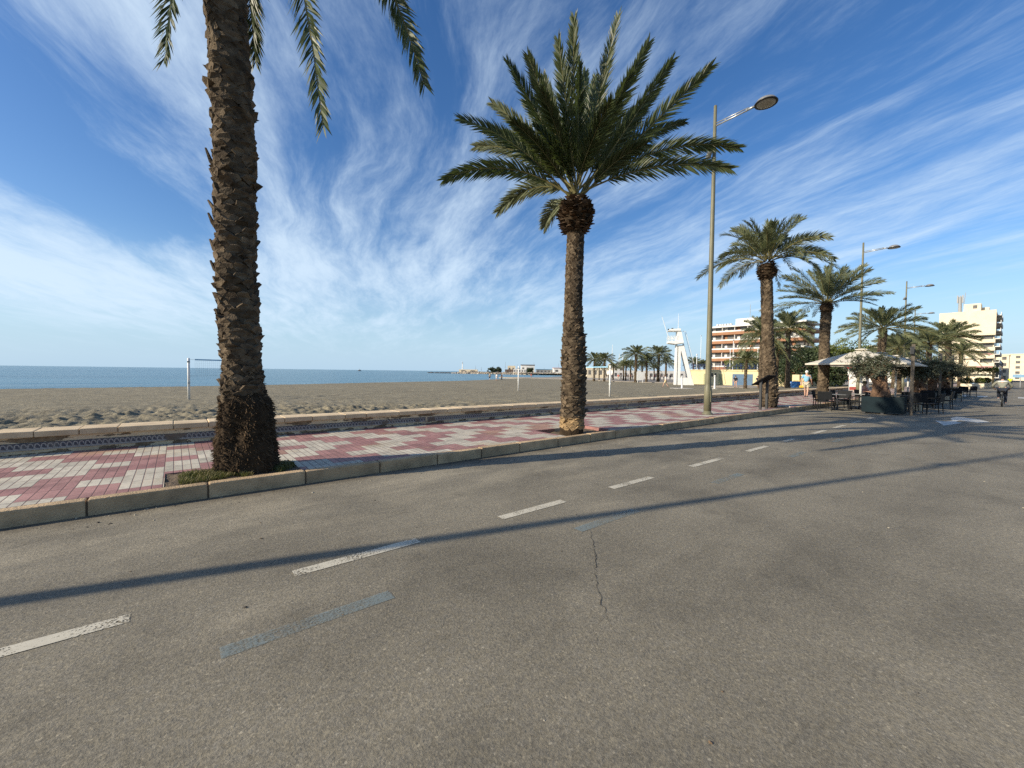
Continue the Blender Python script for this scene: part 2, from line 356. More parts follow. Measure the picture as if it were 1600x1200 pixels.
mb = MB(); mb.box(WALLX0, WALL_Y, -.6, WALLX1, WALL_Y+.48, .445); child(mb, 'wall_body', RENDER_, sw)
mb = MB()
for (a0, a1) in ((-40, 5.2), (5.27, 9.9), (9.95, 14.2), (14.3, 19.5), (19.56, 26), (26.05, 44), (44.05, 62)): mb.box(a0, WALL_Y-.018, .235, a1, WALL_Y+.05, .355, bev=.004)
child(mb, 'tile_band', FRIEZE, sw)
mb = MB(); wr = random.Random(8); x = -40.0
while x < WALLX1:
    L = wr.uniform(.40, .56) if wr.random() < .9 else wr.uniform(.7, .9); d = wr.uniform(-.008, .012)
    mb.box(x+.004, WALL_Y-.05+d, .445, min(x+L, WALLX1)-.004, WALL_Y+.56, .545+wr.uniform(-.006, .006), bev=.014); x += L
child(mb, 'coping', mat('coping_stone', (.68, .53, .335), (.52, .395, .245), scale=3.1, rough=.85, bump=.4, bscale=50, isl=.08, dist=.01), sw)
# --- beach
SH = [(-80, 50.5), (-40, 54), (-12.15, 57.4), (3.2, 59.9), (12, 63.1), (23, 67.9), (44.5, 76), (79, 100), (140, 142), (205, 182), (300, 232), (420, 262)]
def shoreY(x):
    for (a, ya), (c, yc) in zip(SH, SH[1:]):
        if x <= c: t = (x-a)/(c-a); return ya+(yc-ya)*t
    return SH[-1][1]
def ss(t): t = max(0, min(1, t)); return t*t*(3-2*t)
def sandz(x, y):
    sy = shoreY(x); z = SZ+.45*ss((x-36)/14)*(1-ss((y-15)/12))
    rough_ = (1-ss((x-2)/10))*(1-ss((y-22)/8))+.55*ss((x-4)/3)*(1-ss((x-13)/4))*ss((y-15)/2)*(1-ss((y-20)/4))
    if x < 110 and y < 60:
        n1 = mn.fractal(V((x*1.5, y*1.5, .3)), 1.0, 2.0, 4); n2 = mn.noise(V((x*4.2, y*4.2, 7)))
        z += rough_*(.12*n1+.085*n2)+.026*n1+.020*n2*(1-ss((y-26)/14))
        z += .012*sin(y*7+.6*sin(x*.35)+x*.25)*ss((y-20)/4)*(1-ss((y-46)/6))
        for (cx_, cy_, r_) in ((7.5, 21.5, 4.2), (7.9, 21.3, 6.3), (16, 24, 9)):      # vehicle tracks curving over the raked sand
            d = math.hypot((x-cx_)*.7, y-cy_)-r_
            if abs(d) < .5: z -= .05*math.exp(-(d/.16)**2)-.02*math.exp(-((abs(d)-.27)/.1)**2)
    t = (sy-y)
    if t < 7: z = z*(ss(t/7))+(SEA_Z-.02)*(1-ss(t/7)) if t > 0 else SEA_Z-.02+t*.07
    if 5 < t < 10: z += .05*(1-abs(t-7.5)/2.5)
    return z
xs = []; x = -75.0
while x < 420: xs.append(x); x += (.085 if -9 < x < 12 else .16 if -14 < x < 34 else .6 if x < 80 else 4)
mb = MB(); N = 0
ts = []; t = 0.0
while t < 12: ts.append(t); t += .085
while t < 30: ts.append(t); t += .35
base_t = ts[-1]; K = 26
cols = []
for x in xs:
    sy = shoreY(x)+14; ys = [WALL_Y+.5+q for q in ts]; y1 = ys[-1]
    ys += [y1+(sy-y1)*(k+1)/K for k in range(K)]
    cols.append([(x, y, sandz(x, y)) for y in ys])
M_ = len(cols[0]); vs = [p for c in cols for p in c]
mb.add(vs, [(i*M_+j, (i+1)*M_+j, (i+1)*M_+j+1, i*M_+j+1) for i in range(len(xs)-1) for j in range(M_-1)])
m, n_, b = new_mat('sand')
pos = nd(n_, 'NewGeometry').outputs['Position']
rk = nd(n_, 'Mapping', {0: pos, 2: (0, 0, R(8)), 3: (.25, 2.2, 1)}).outputs[0]
c1 = mixc(n_, ramp(n_, noi(n_, pos, 1.6, 7, .72), [(.34, 0.0), (.64, 1.0)]), (.215, .185, .118), (.345, .30, .20))
c1 = mixc(n_, ramp(n_, noi(n_, rk, 1.0, 5, .6), [(.4, 0.0), (.62, .55)]), c1, (.165, .142, .095))
c1 = mixc(n_, ramp(n_, noi(n_, nd(n_, 'Mapping', {0: pos, 3: (1, .6, 1)}).outputs[0], 11, 5, .75), [(.38, .6), (.58, 0.0)]), c1, (.1, .09, .07))
zz_ = nd(n_, 'SeparateXYZ', {0: pos}).outputs[2]
wet = sstep(n_, zz_, SEA_Z+.22, SEA_Z+.02)
c1 = mixc(n_, wet, c1, (.06, .052, .042))
setb(n_, b, base_color=c1, roughness=mth(n_, 'MULTIPLY_ADD', wet, -.6, .95)); b.inputs['Specular IOR Level'].default_value = .3
hb = mth(n_, 'ADD', noi(n_, pos, 9, 5, .7), mth(n_, 'MULTIPLY', noi(n_, rk, 6, 3), .5))
bp = nd(n_, 'Bump', {'Strength': mth(n_, 'MULTIPLY_ADD', wet, -.8, .85), 'Distance': .05, 'Height': hb}); n_.links.new(bp.outputs[0], b.inputs['Normal'])
SAND = m
struct('sand', mb, SAND, True)
# --- sea
m, n_, b = new_mat('sea_water')
pos = nd(n_, 'NewGeometry').outputs['Position']
wv = nd(n_, 'Mapping', {0: pos, 2: (0, 0, R(-14)), 3: (.16, 1.0, 1)}).outputs[0]
far = nd(n_, 'VectorMath', {0: pos}, operation='LENGTH').outputs['Value']
h = mth(n_, 'ADD', mth(n_, 'MULTIPLY', noi(n_, wv, .42, 5, .6, .4), 1.6), mth(n_, 'MULTIPLY', noi(n_, pos, 2.2, 4, .6), .28))
h = mth(n_, 'ADD', h, mth(n_, 'MULTIPLY', noi(n_, wv, .06, 3, .5), 5.0))
bp = nd(n_, 'Bump', {'Strength': 1.0, 'Distance': .30, 'Height': h}); n_.links.new(bp.outputs[0], b.inputs['Normal'])
deep = mixc(n_, ramp(n_, noi(n_, wv, .05, 4, .6), [(.4, 0.0), (.62, 1.0)]), (.012, .10, .15), (.025, .14, .20))
setb(n_, b, base_color=deep, roughness=.12, ior=1.33) if False else setb(n_, b, base_color=deep, roughness=.22)
b.inputs['IOR'].default_value = 1.33
mb = MB(); mb.add([(-40000, 40, SEA_Z), (40000, 40, SEA_Z), (40000, 50000, SEA_Z), (-40000, 50000, SEA_Z)], [(0, 1, 2, 3)])
struct('sea', mb, m)
# a thin line of breaking ripples at the water's edge
mb = MB()
for off, wd in ((.3, .25), (2.6, .14), (5.5, .1)):
    pts = []
    for i in range(240):
        x = -40+i*1.1; y = shoreY(x)+off+.5*mn.noise(V((x*.2, off, 0))); k = max(.0, .5+mn.noise(V((x*.13, off*3, 5))))*wd
        pts.append((x, y, k))
    vs = [(x, y+s*k, SEA_Z+.02+off*.002) for x, y, k in pts for s in (-1, 1)]
    mb.add(vs, [(2*i, 2*i+2, 2*i+3, 2*i+1) for i in range(len(pts)-1)])
struct('water_edge', mb, mat('foam', (.55, .58, .58), rough=.6))
# --- promenade ground beyond the beach palms, below the hotel and the street houses
mb = MB(); mb.box(62, 10.6, -.6, 420, 30, -.19); mb.box(76.5, 30, -.6, 420, 62, -.2); mb.box(84, 62, -.6, 420, 110, -.21)
struct('plaza', mb, mat('plaza_paving', (.33, .29, .24), (.26, .23, .19), scale=1.2, rough=.9))
# --- road paint
def paint(name, col, thr, amax=1.0, soft=.10):
    m, n_, b = new_mat(name); pos = nd(n_, 'NewGeometry').outputs['Position']
    setb(n_, b, base_color=mixc(n_, noi(n_, pos, 12, 4), tuple(c*.8 for c in col), col), roughness=.6)
    f = mth(n_, 'ADD', mth(n_, 'MULTIPLY', noi(n_, pos, 70, 4, .7), .75), mth(n_, 'MULTIPLY', noi(n_, pos, 2.3, 3), .45))
    a = mth(n_, 'MULTIPLY', sstep(n_, f, thr, thr+soft), amax)
    t = nd(n_, 'BsdfTransparent'); mx = nd(n_, 'MixShader', {0: a, 1: t.outputs[0], 2: b.outputs[0]})
    n_.links.new(mx.outputs[0], n_.nodes['Material Output'].inputs[0]); return m
WP = paint('white_road_paint', (.60, .545, .42), .495); BP = paint('blue_road_paint', (.25, .305, .30), .44, .62, .26); WP2 = paint('faded_white_paint', (.55, .53, .47), .39)
def strip(x0, x1, y, wd, M, nm='road_marking'):
    mb = MB(); mb.add([(x0, y-wd/2, .004), (x1, y-wd/2, .004), (x1, y+wd/2, .004), (x0, y+wd/2, .004)], [(0, 1, 2, 3)]); return struct(nm, mb, M)
for x0, x1 in [(-1.35, -.24), (.70, 1.76), (2.74, 3.73), (4.68, 5.68), (6.88, 8.06), (9.23, 10.28), (11.34, 12.05), (13.62, 14.74), (15.66, 16.85), (17.9, 18.9), (20.1, 21.1)]: strip(x0, x1, 3.53, .115, WP)
for x0, x1 in [(.18, 1.18), (3.15, 4.15), (6.12, 7.05), (9.33, 10.15), (12.3, 13.0)]: strip(x0, x1, 2.78, .12, BP)
for y in (3.0, 1.9, .8, -.3, -1.4, -2.5): mb = MB(); mb.add([(51.6, y-.28, .004), (54.8, y-.28, .004), (54.8, y+.28, .004), (51.6, y+.28, .004)], [(0, 1, 2, 3)]); struct('road_marking', mb, WP2)
ar = [gp(x, y, .004) for x, y in [(1461, 657), (1475, 665), (1504, 660.8), (1493, 659.2), (1499, 656.6), (1527, 660.6), (1547.5, 659.6), (1530, 655.4), (1495, 651), (1485, 653.2), (1488, 657), (1477, 658.6)]]
mb = MB(); mb.add(ar, [tuple(range(len(ar)))[::-1]]); struct('road_marking', mb, WP2)
# cracks in the asphalt
def crack(pts, wd, seed):
    r_ = random.Random(seed); mb = MB(); P = []
    for (a, b_) in zip(pts, pts[1:]):
        n = max(2, int(math.dist(a, b_)/.035))
        for i in range(n):
            t = i/n; P.append((a[0]+(b_[0]-a[0])*t+r_.gauss(0, .008), a[1]+(b_[1]-a[1])*t+r_.gauss(0, .008)))
    vs = []
    for i, p in enumerate(P):
        q = P[min(i+1, len(P)-1)]; o = P[max(i-1, 0)]; d = V((q[0]-o[0], q[1]-o[1])).normalized(); k = wd*r_.uniform(.2, 1)*min(1, i/8, (len(P)-1-i)/8)
        vs += [(p[0]-d.y*k, p[1]+d.x*k, .003), (p[0]+d.y*k, p[1]-d.x*k, .003)]
    mb.add(vs, [(2*i, 2*i+1, 2*i+3, 2*i+2) for i in range(len(P)-1)]); struct('road_crack', mb, mat('crack_dark', (.075, .066, .052), rough=.95))
crack([(3.3, 2.75), (2.9, 2.35), (2.55, 2.06), (2.3, 1.8), (2.19, 1.66), (2.03, 1.48)], .0042, 1)
crack([(2.22, 1.7), (2.0, 1.62), (1.85, 1.45)], .003, 2)
crack([gp(0, 862)[:2], gp(60, 845)[:2], gp(85, 835)[:2]], .006, 3)
crack([gp(250, 800)[:2], gp(300, 782)[:2], gp(360, 778)[:2]], .004, 4)
crack([gp(1285, 704)[:2], gp(1400, 694)[:2], gp(1560, 690)[:2]], .007, 5)

# grit and small litter lying on the road
mb = MB(); gr_ = random.Random(31)
for i in range(420):
    y = KERB_Y-.02-abs(gr_.gauss(0, .35)) if gr_.random() < .6 else gr_.uniform(-2, 6); x = gr_.uniform(-1.5, 16); s = gr_.uniform(.003, .010)*(1.6 if gr_.random() < .06 else 1)
    mb.ball((x, y, s*.3), s, (gr_.uniform(.8, 1.6), gr_.uniform(.8, 1.3), .6), 4, mi=gr_.randrange(3), jit=.3, rnd=gr_)
tag(mb.build('gravel', [mat('grit_pale', (.45, .40, .30), rough=.9), mat('grit_dark', (.06, .05, .04), rough=.9), mat('grit_brown', (.18, .12, .07), rough=.9)]), 'scattered grit and small stones lying on the asphalt along the kerb', 'grit', kind='stuff')
# ================================================================== PALMS
BARK = mat('palm_bark', (.145, .110, .072), (.058, .043, .029), scale=7, rough=.95, bump=.8, bscale=45, isl=.38, spec=.15)
BARK_CORE = mat('palm_bark_core', (.06, .042, .026), (.032, .023, .015), scale=12, rough=1, bump=1, bscale=40, spec=.1, dist=.03)
FIBRE = mat('palm_root_fibre', (.10, .068, .040), (.048, .034, .022), scale=8, rough=1, isl=.5, spec=.08)
PALEBARK = mat('palm_cleaned_foot', (.36, .25, .13), (.24, .165, .09), scale=6, rough=.95, bump=.7, bscale=40, isl=.25, spec=.15)
BOSS = mat('palm_leaf_bases', (.13, .088, .055), (.07, .046, .03), scale=9, rough=1, isl=.5, spec=.1)
LEAF = mat('palm_leaf', (.048, .066, .022), (.07, .088, .03), scale=1.6, rough=.48, isl=.28, spec=.45, trans=(.12, .16, .035), dist=.01)
LEAFG = mat('palm_leaf_grey', (.105, .125, .062), (.15, .165, .085), scale=1.2, rough=.55, isl=.28, spec=.4, trans=(.15, .17, .06))
LEAFB = mat('palm_leaf_brown', (.20, .10, .035), (.14, .07, .025), scale=3, rough=.8, isl=.2)
RACHIS = mat('palm_leaf_stalk', (.22, .19, .075), (.17, .15, .06), scale=5, rough=.55)

def pad(mb, c, th, w, h, p, rnd, mi, lift=.5):
    """one old leaf base: a wedge that leaves the trunk upwards and ends in a cut face"""
    c = V(c); n = V((cos(th), sin(th), 0)); t = V((-sin(th), cos(th), 0)); u = V((0, 0, 1))
    j = lambda a: rnd.uniform(1-a, 1+a)
    B = c-u*h*.5*j(.3)+n*p*lift+t*w*rnd.uniform(-.15, .15)
    L = c-t*w*.5*j(.2)+u*h*.06*j(1)+n*p*.6*j(.35); Rr = c+t*w*.5*j(.2)+u*h*.06*j(1)+n*p*.6*j(.35)
    TL = c-t*w*.30*j(.4)+u*h*.48*j(.25)+n*p*j(.35); TR = c+t*w*.30*j(.4)+u*h*.48*j(.25)+n*p*j(.35)
    mid = (TL+TR)/2+u*h*.10*j(.8)-n*p*.12
    TLi = c-t*w*.4+u*h*.42-n*.05; TRi = c+t*w*.4+u*h*.42-n*.05; Li = c-t*w*.5-n*.05; Ri = c+t*w*.5-n*.05
    mb.add([B, L, Rr, TL, TR, mid, TLi, TRi, Li, Ri], [(0, 2, 1), (1, 2, 4, 3), (3, 4, 5), (3, 5, 6), (5, 7, 6), (5, 4, 7), (1, 3, 6), (1, 6, 8), (2, 7, 4), (2, 9, 7), (0, 1, 8), (0, 9, 2)], mi)

def axis(H, bend):                              # trunk centre line
    return lambda z: V((bend[0]*(z/H)**1.4+.02*sin(z*1.7), bend[1]*(z/H)**1.4+.02*cos(z*1.3+1), z))
def trunk_mesh(H, rad, bend, seed, rows, per, wpad, stick, rootz=0.0, pale=0.0, bulge=None, spikes=0, fine=True):
    """rad: function z -> radius; rows: vertical pitch of the leaf bases"""
    rnd = random.Random(seed); ax = axis(H, bend); mb = MB()
    n = 28 if fine else 12; K = int(H/(.08 if fine else .3))
    vs = []
    for i in range(K+1):
        z = H*i/K; c = ax(z)
        for j in range(n):
            q = 2*pi*j/n; r = rad(z)*(1+(.07 if fine else .04)*mn.noise(V((cos(q)*2, sin(q)*2, z*3+seed))))
            if bulge: r += bulge(z, q)
            vs.append(c+V((cos(q)*r, sin(q)*r, 0)))
    mb.add(vs, [(i*n+j, i*n+(j+1) % n, (i+1)*n+(j+1) % n, (i+1)*n+j) for i in range(K) for j in range(n)], 1)
    z = rootz-.12 if rootz > .2 else rootz; k = 0
    while z < H-.05:
        c = ax(z); r = rad(z)
        for j in range(per):
            th = 2*pi*(j+.5*(k % 2))/per+rnd.uniform(-.09, .09)
            rr = r*(1+.07*mn.noise(V((cos(th)*2, sin(th)*2, z*3+seed))))-.012
            zz = z+rnd.uniform(-.25, .25)*rows
            st = stick(z)*rnd.uniform(.45, 1.3)*(1.5 if rnd.random() < .12 else 1)
            pad(mb, c+V((cos(th)*rr, sin(th)*rr, zz-z)), th, wpad*2*pi*r/per*rnd.uniform(.9, 1.25), rows*rnd.uniform(1.5, 2.0), st, rnd, 2 if z < pale else 0)
        z += rows*rnd.uniform(.9, 1.1); k += 1
    if rootz > .2:                               # mass of dead roots at the foot
        for i in range(4200):
            z = rootz*1.32*rnd.random()**1.05; th = rnd.random()*2*pi; r = rad(z)+(bulge(z, th) if bulge else 0); r *= 1+.07*mn.noise(V((cos(th)*2, sin(th)*2, z*3+seed)))
            lump = .03*mn.noise(V((cos(th)*5, sin(th)*5, z*7)))
            p = ax(z)+V((cos(th)*(r+lump), sin(th)*(r+lump), 0)); o = V((cos(th), sin(th), rnd.uniform(-.9, .5))).normalized()
            s1 = V((-sin(th), cos(th), rnd.uniform(-.5, .5))); l = rnd.uniform(.02, .055); w_ = rnd.uniform(.007, .016)
            u = o.cross(s1)
            mb.add([p-s1*w_-o*.02, p+s1*w_-o*.02, p+u*w_*1.3-o*.02, p+o*l], [(0, 1, 3), (1, 2, 3), (2, 0, 3)], 3)
    for i in range(spikes):                      # stubs of cut stalks on the seaward-left side
        z = 2.5+i*.3+rnd.uniform(-.1, .1); th = R(140)+rnd.uniform(-.35, .3); r = rad(z); c = ax(z)+V((cos(th)*r, sin(th)*r, 0)); o = V((cos(th), sin(th), 0))
        l = rnd.uniform(.16, .34); mb.tube([c-o*.03, c+o*.10+V((0, 0, l*.45)), c+o*.165+V((0, 0, l))], [.04, .03, .014], 5, 0)
    return mb.mesh('trunk', [BARK, BARK_CORE, PALEBARK, FIBRE])

def boss_mesh(zc, r, hh, seed, ax, n=230, fine=True):
    """ball of old leaf bases under the crown"""
    rnd = random.Random(seed); mb = MB(); c0 = ax
    mb.ball(c0+V((0, 0, zc)), r*.92, (1, 1, hh/r), 14 if fine else 8, mi=1)
    for i in range(n):
        z = rnd.uniform(-.92, .95); th = i*2.39996+rnd.uniform(-.1, .1); rr = r*math.sqrt(max(.05, 1-z*z*.85))
        p = c0+V((cos(th)*rr*.9, sin(th)*rr*.9, zc+z*hh)); o = V((cos(th), sin(th), .15+rnd.uniform(-.5, .7))).normalized()
        t = V((-sin(th), cos(th), 0)); u = o.cross(t); w_ = r*rnd.uniform(.10, .2); l = r*rnd.uniform(.12, .34)
        mb.add([p-t*w_, p+t*w_, p+u*w_*.6-o*.02, p-t*w_*.45+o*l, p+t*w_*.45+o*l*.9], [(0, 1, 4, 3), (0, 3, 2), (1, 2, 4), (3, 4, 2)])
    return mb.mesh('leaf_base_ball', [BOSS, BARK_CORE])

def frond(mb, P0, P1, P2, nl, ll, wd, rnd, leaf=0, petiole=.17, twist=None, spread=1.0, sdir=None):
    P0, P1, P2 = V(P0), V(P1), V(P2)
    B = lambda t: P0*(1-t)**2+P1*2*t*(1-t)+P2*t*t
    T = lambda t: ((P1-P0)*(1-t)+(P2-P1)*t).normalized()
    Lg = (P1-P0).length+(P2-P1).length; rw = .0055*Lg+.004
    mb.tube([B(i/9) for i in range(10)], [rw*(1-.85*i/9)+.002 for i in range(10)], 4, 1, cap=False)
    hd = V((P2-P0).to_tuple()); hd.z = 0
    S0 = V((0, 0, 1)).cross(hd).normalized() if hd.length > .05 else V((1, 0, 0))
    if sdir is not None: S0 = V(sdir)
    tw = R(rnd.uniform(25, 75))*rnd.choice((-1, 1)) if twist is None else R(twist)
    for i in range(nl):
        t = petiole+(1-petiole)*(i+.5)/nl; p = B(t); tg = T(t); S = (S0-tg*S0.dot(tg)).normalized(); N = tg.cross(S)
        q = tw*(.35+.65*t); S, N = S*cos(q)+N*sin(q), N*cos(q)-S*sin(q)
        a = R(56)*(1-t)+R(30)*t; s = (t-petiole)/(1-petiole); k = ll*min(1, .5+2.0*s)*(1-.55*max(0, (s-.5)/.5)**1.5)
        for sg in (-1, 1):
            va = R(rnd.uniform(-5, 42)); aa = a*rnd.uniform(.8, 1.2)*spread
            out = S*sg*cos(va)+N*sin(va)
            d = (tg*cos(aa)+out*sin(aa)).normalized(); l = k*rnd.uniform(.82, 1.12)
            wv = d.cross(N+S*sg*rnd.uniform(-.5, .9)).normalized()*wd*.5
            m1 = p+d*l*.5; e = p+d*l+V((0, 0, -.07*l))+tg*l*.06
            mb.add([p-wv*.5, p+wv*.5, m1+wv, m1-wv, e], [(0, 1, 2, 3), (3, 2, 4)], leaf)

def crown_mesh(seed, n, L, z0, r0, nl=46, ll=.36, wd=.03, leafmat=None, e_hi=86, e_lo=-12, droop=(.10, .42), skip=None, extra=None, c=V((0, 0, 0)), flip=False, az0=0):
    rnd = random.Random(seed); mb = MB()
    for i in range(n):
        f = i/max(1, n-1); a = az0+i*2.39996+rnd.uniform(-.2, .2); e = R(e_hi+(e_lo-e_hi)*f**.9+rnd.uniform(-6, 6))
        d = V((cos(a)*cos(e), sin(a)*cos(e), sin(e))); h = V((cos(a), sin(a), 0)); l = L*rnd.uniform(.78, 1.05)*(.62+.38*min(1, f*4))
        if skip and skip(d, f): continue
        dr = droop[0]+(droop[1]-droop[0])*f
        p0 = c+h*r0*rnd.uniform(.2, .9)*min(1, .3+f)+V((0, 0, z0-.25*f*r0)); p1 = p0+d*l*.55
        p2 = p0+d*l*.9+h*l*.12+V((0, 0, -dr*l))
        frond(mb, p0, p1, p2, nl, ll*rnd.uniform(.9, 1.1), wd, rnd, 0)
    if extra: extra(mb, rnd)
    return mb.mesh('crown', [leafmat or LEAF, RACHIS, LEAFB])

def palm(label, loc, tm, cm, bmsh, rz=0.0, sc=1.0, group='date palms along the promenade'):
    t = thing('palm_tree', label, 'palm tree', loc, rz, group, sc)
    mobj('trunk', tm, t); mobj('crown', cm, t)
    if bmsh: mobj('leaf_base_ball', bmsh, t)
    return t

# --- near palm: thick rough trunk, foot swollen by a mass of roots, crown above the picture
H1 = 7.55; BND1 = (-.17, .19)
def rad1(z):
    r = .215+.080*ss((1.5-z)/.85)+.065*ss((.75-z)/.75)
    return r+.035*ss((z-6.0)/1.0)
def bulge1(z, q):
    d = math.cos(q-R(-48)); return .11*max(0, d)**2*ss((1.22-z)/.28)+.05*ss((1.2-z)/.2)*mn.noise(V((cos(q)*2.4, sin(q)*2.4, z*2.6)))
T1 = trunk_mesh(H1, rad1, BND1, 3, .070, 9, 1.18, lambda z: .060 if 1.6 < z < 5.6 else .036, rootz=1.15, bulge=bulge1, spikes=7)
A1 = axis(H1, BND1)(H1); PC1 = V((.74, 6.95, PZ-.04))
def photo_frond(mb, rnd, base, c, px, py, depth, bulge, side=0.0, **kw):
    """frond whose tip is surveyed from the photograph at an estimated depth; c is the tree's own position"""
    e = at(px, py, depth)-c; d = e-base; m_ = base+d*.5+V((0, 0, 1))*bulge*d.length+_R*side*d.length
    frond(mb, base, m_, e, kw.pop('nl', 62), kw.pop('ll', .4), kw.pop('wd', .034), rnd, **kw)
def extra1(mb, rnd):
    b = A1+V((0, 0, .28))
    for px, py, dp, bl, sd_ in [(664, 134, 5.7, .62, .10), (505, 199, 5.0, .70, .05), (399, 97, 6.6, .8, .03), (259, 92, 5.2, .75, -.06)]:
        photo_frond(mb, rnd, b, PC1, px, py, dp, bl, sd_, nl=190, ll=.46, wd=.032, sdir=_R, twist=14, leaf=0)
C1 = crown_mesh(5, 52, 3.3, H1+.3, .3, 56, .38, .032, LEAF, 86, 8, (.05, .18), skip=lambda d, f: d.z < .30 or (d.z < .62 and V((d.x, d.y)).dot(V((.62, .78))) > -.2), extra=extra1, c=V((A1.x, A1.y, 0)))
palm('thick shaggy palm trunk with a root-swollen foot in a grassy pit, crown mostly cut off', PC1, T1, C1, boss_mesh(H1+.1, .42, .4, 6, V((A1.x, A1.y, 0)), 160))

# --- second palm: whole tree, every frond placed after the photograph
H2 = 5.0; BND2 = (.04, .03); PC2 = V((7.5, 6.86, PZ-.07))
def rad2(z): return .205+.05*ss((3.2-z)/1.6)+.035*ss((.4-z)/.4)
T2 = trunk_mesh(H2, rad2, BND2, 8, .066, 11, 1.05, lambda z: .050*(ss((3.3-z)/1.2))*ss((z+.1)/.5)+.016, rootz=.16, pale=.42, spikes=0)
A2 = axis(H2, BND2)(H2)
def extra2(mb, rnd):
    b = A2+V((0, 0, .72))
    L2 = [(693, 281, 9.6, .30, 0, 0), (778, 331, 10.9, .42, 0, 1), (851, 354, 11.2, .34, -.1, 1), (743, 229, 10.8, .22, 0, 1), (720, 186, 9.3, .20, 0, 0), (769, 161, 10.6, .13, 0, 1),
          (793, 96, 9.4, .08, 0, 0), (825, 87, 9.2, .05, 0, 0), (820, 157, 11.2, .12, 0, 0), (872, 62, 9.4, .02, 0, 0), (897, 28, 9.3, .02, 0, 0), (915, 112, 11.2, .04, 0, 0),
          (966, 25, 9.5, .0, 0, 0), (1014, 66, 9.3, .02, .0, 0), (1051, 93, 9.5, .02, .02, 0), (1112, 103, 9.4, .06, .05, 0), (1155, 231, 9.6, .26, 0, 0), (1142, 264, 9.2, .20, 0, 0),
          (955, 158, 8.3, .16, 0, 0), (993, 170, 11.2, .12, 0, 1), (880, 175, 8.0, .12, 0, 0), (930, 120, 10.9, .05, 0, 0), (845, 140, 8.5, .10, 0, 0), (1020, 150, 10.4, .05, 0, 0),
          (985, 118, 8.8, .06, 0, 0), (835, 195, 8.4, .2, 0, 0), (760, 205, 10.9, .2, 0, 0), (1070, 190, 10.8, .14, 0, 0), (870, 200, 11.4, .2, 0, 1), (905, 100, 8.9, .06, 0, 0), (945, 105, 10.4, .05, 0, 0), (850, 118, 10.5, .07, 0, 0), (1030, 140, 10.4, .07, 0, 0), (800, 190, 8.8, .18, 0, 0), (1010, 225, 8.9, .2, 0, 0)]
    for i, (px, py, dp, bl, sd_, lf) in enumerate(L2):
        q = b+V((rnd.uniform(-.12, .12), rnd.uniform(-.12, .12), rnd.uniform(-.15, .1)))
        photo_frond(mb, rnd, q, PC2, px, py, dp, bl, sd_, sdir=(at(px, py, dp)-PC2-q).cross(FW).normalized(), twist=rnd.uniform(12, 48)*rnd.choice((-1, 1)), nl=125, ll=.44 if i < 21 else .38, wd=.029, leaf=0 if not lf else 3, petiole=.2, spread=.86)
mb = MB(); extra2(mb, random.Random(21))
C2 = mb.mesh('crown', [LEAF, RACHIS, LEAFB, LEAFG])
palm('full dark feathery palm with cleaned orange foot, just left of the nearest tall lamp', PC2, T2, C2, boss_mesh(5.28, .40, .44, 9, V((A2.x, A2.y, 0)), 620))

# --- third palm and variants for the rest of the row
H3 = 5.85
T3 = trunk_mesh(H3, lambda z: .225+.06*ss((1.8-z)/1.5), (-.18, .2), 12, .10, 9, 1.05, lambda z: .06*ss((3-z)/2)+.032, rootz=.1)
A3 = axis(H3, (-.18, .2))(H3)
C3 = crown_mesh(31, 46, 2.75, H3+.9, .3, 72, .44, .027, LEAFG, 87, 14, (.06, .60), c=V((A3.x, A3.y, 0)))
B3 = boss_mesh(H3+.35, .40, .44, 14, V((A3.x, A3.y, 0)), 260)
palm('palm with a round grey-green crown, just behind the black information stand', (21.15, 7.22, PZ-.05), T3, C3, B3)
T4 = trunk_mesh(4.85, lambda z: .215+.05*ss((1.5-z)/1.5), (.03, -.05), 15, .10, 8, 1.05, lambda z: .045, rootz=.1)
C4 = crown_mesh(37, 44, 2.85, 4.85+.6, .28, 70, .40, .028, LEAFG, 87, 6, (.06, .26), c=V((.03, -.05, 0)))
B4 = boss_mesh(5.13, .32, .36, 16, V((.03, -.05, 0)), 180)
palm('palm with a slim neat crown, rising from the pavement beside the front white parasol', (27.4, 6.75, PZ-.02), T4, C4, B4)
# coarser meshes for the palms further off
T5 = trunk_mesh(4.5, lambda z: .20+.05*ss((1.2-z)/1.2), (.05, .03), 18, .15, 7, 1.05, lambda z: .05, fine=False)
C5 = crown_mesh(41, 42, 2.7, 4.9, .25, 50, .44, .042, LEAFG, 84, -8, (.12, .42), c=V((.05, .03, 0)))
C6 = crown_mesh(43, 46, 2.8, 4.9, .25, 48, .46, .044, LEAFG, 85, -18, (.14, .5), c=V((.05, .03, 0)))
B5 = boss_mesh(4.65, .28, .34, 19, V((.05, .03, 0)), 90, fine=False)
pr = random.Random(77)
for i, (x, y, sc, lb) in enumerate([(41.0, 6.57, 1.03, 'mid-row palm with its crown spreading over the second white parasol, right of the second lamp'),
                                    (49.0, 6.6, .80, 'short palm with a low crown right behind the olive tree and the wooden lantern post'),
                                    (60.5, 5.9, 1.0, 'broad palm overhanging the far end of the café terrace'),
                                    (66.5, 9.4, 1.0, 'palm half hidden behind the broad palm at the far end of the terrace'),
                                    (83, 6.2, 1.42, 'tall palm whose crown stands against the cream tower block'),
                                    (97, 5.9, 1.08, 'lower palm in front of the balconies of the cream tower block'),
                                    (76, 8.6, 1.1, 'slender palm between the terrace and the tower block, crown merging with its neighbours')]):
    palm(lb, (x, y, PZ-.01 if x < 139 else 0), T5, C5 if i % 2 == 0 else C6, B5, pr.uniform(0, 6), sc)
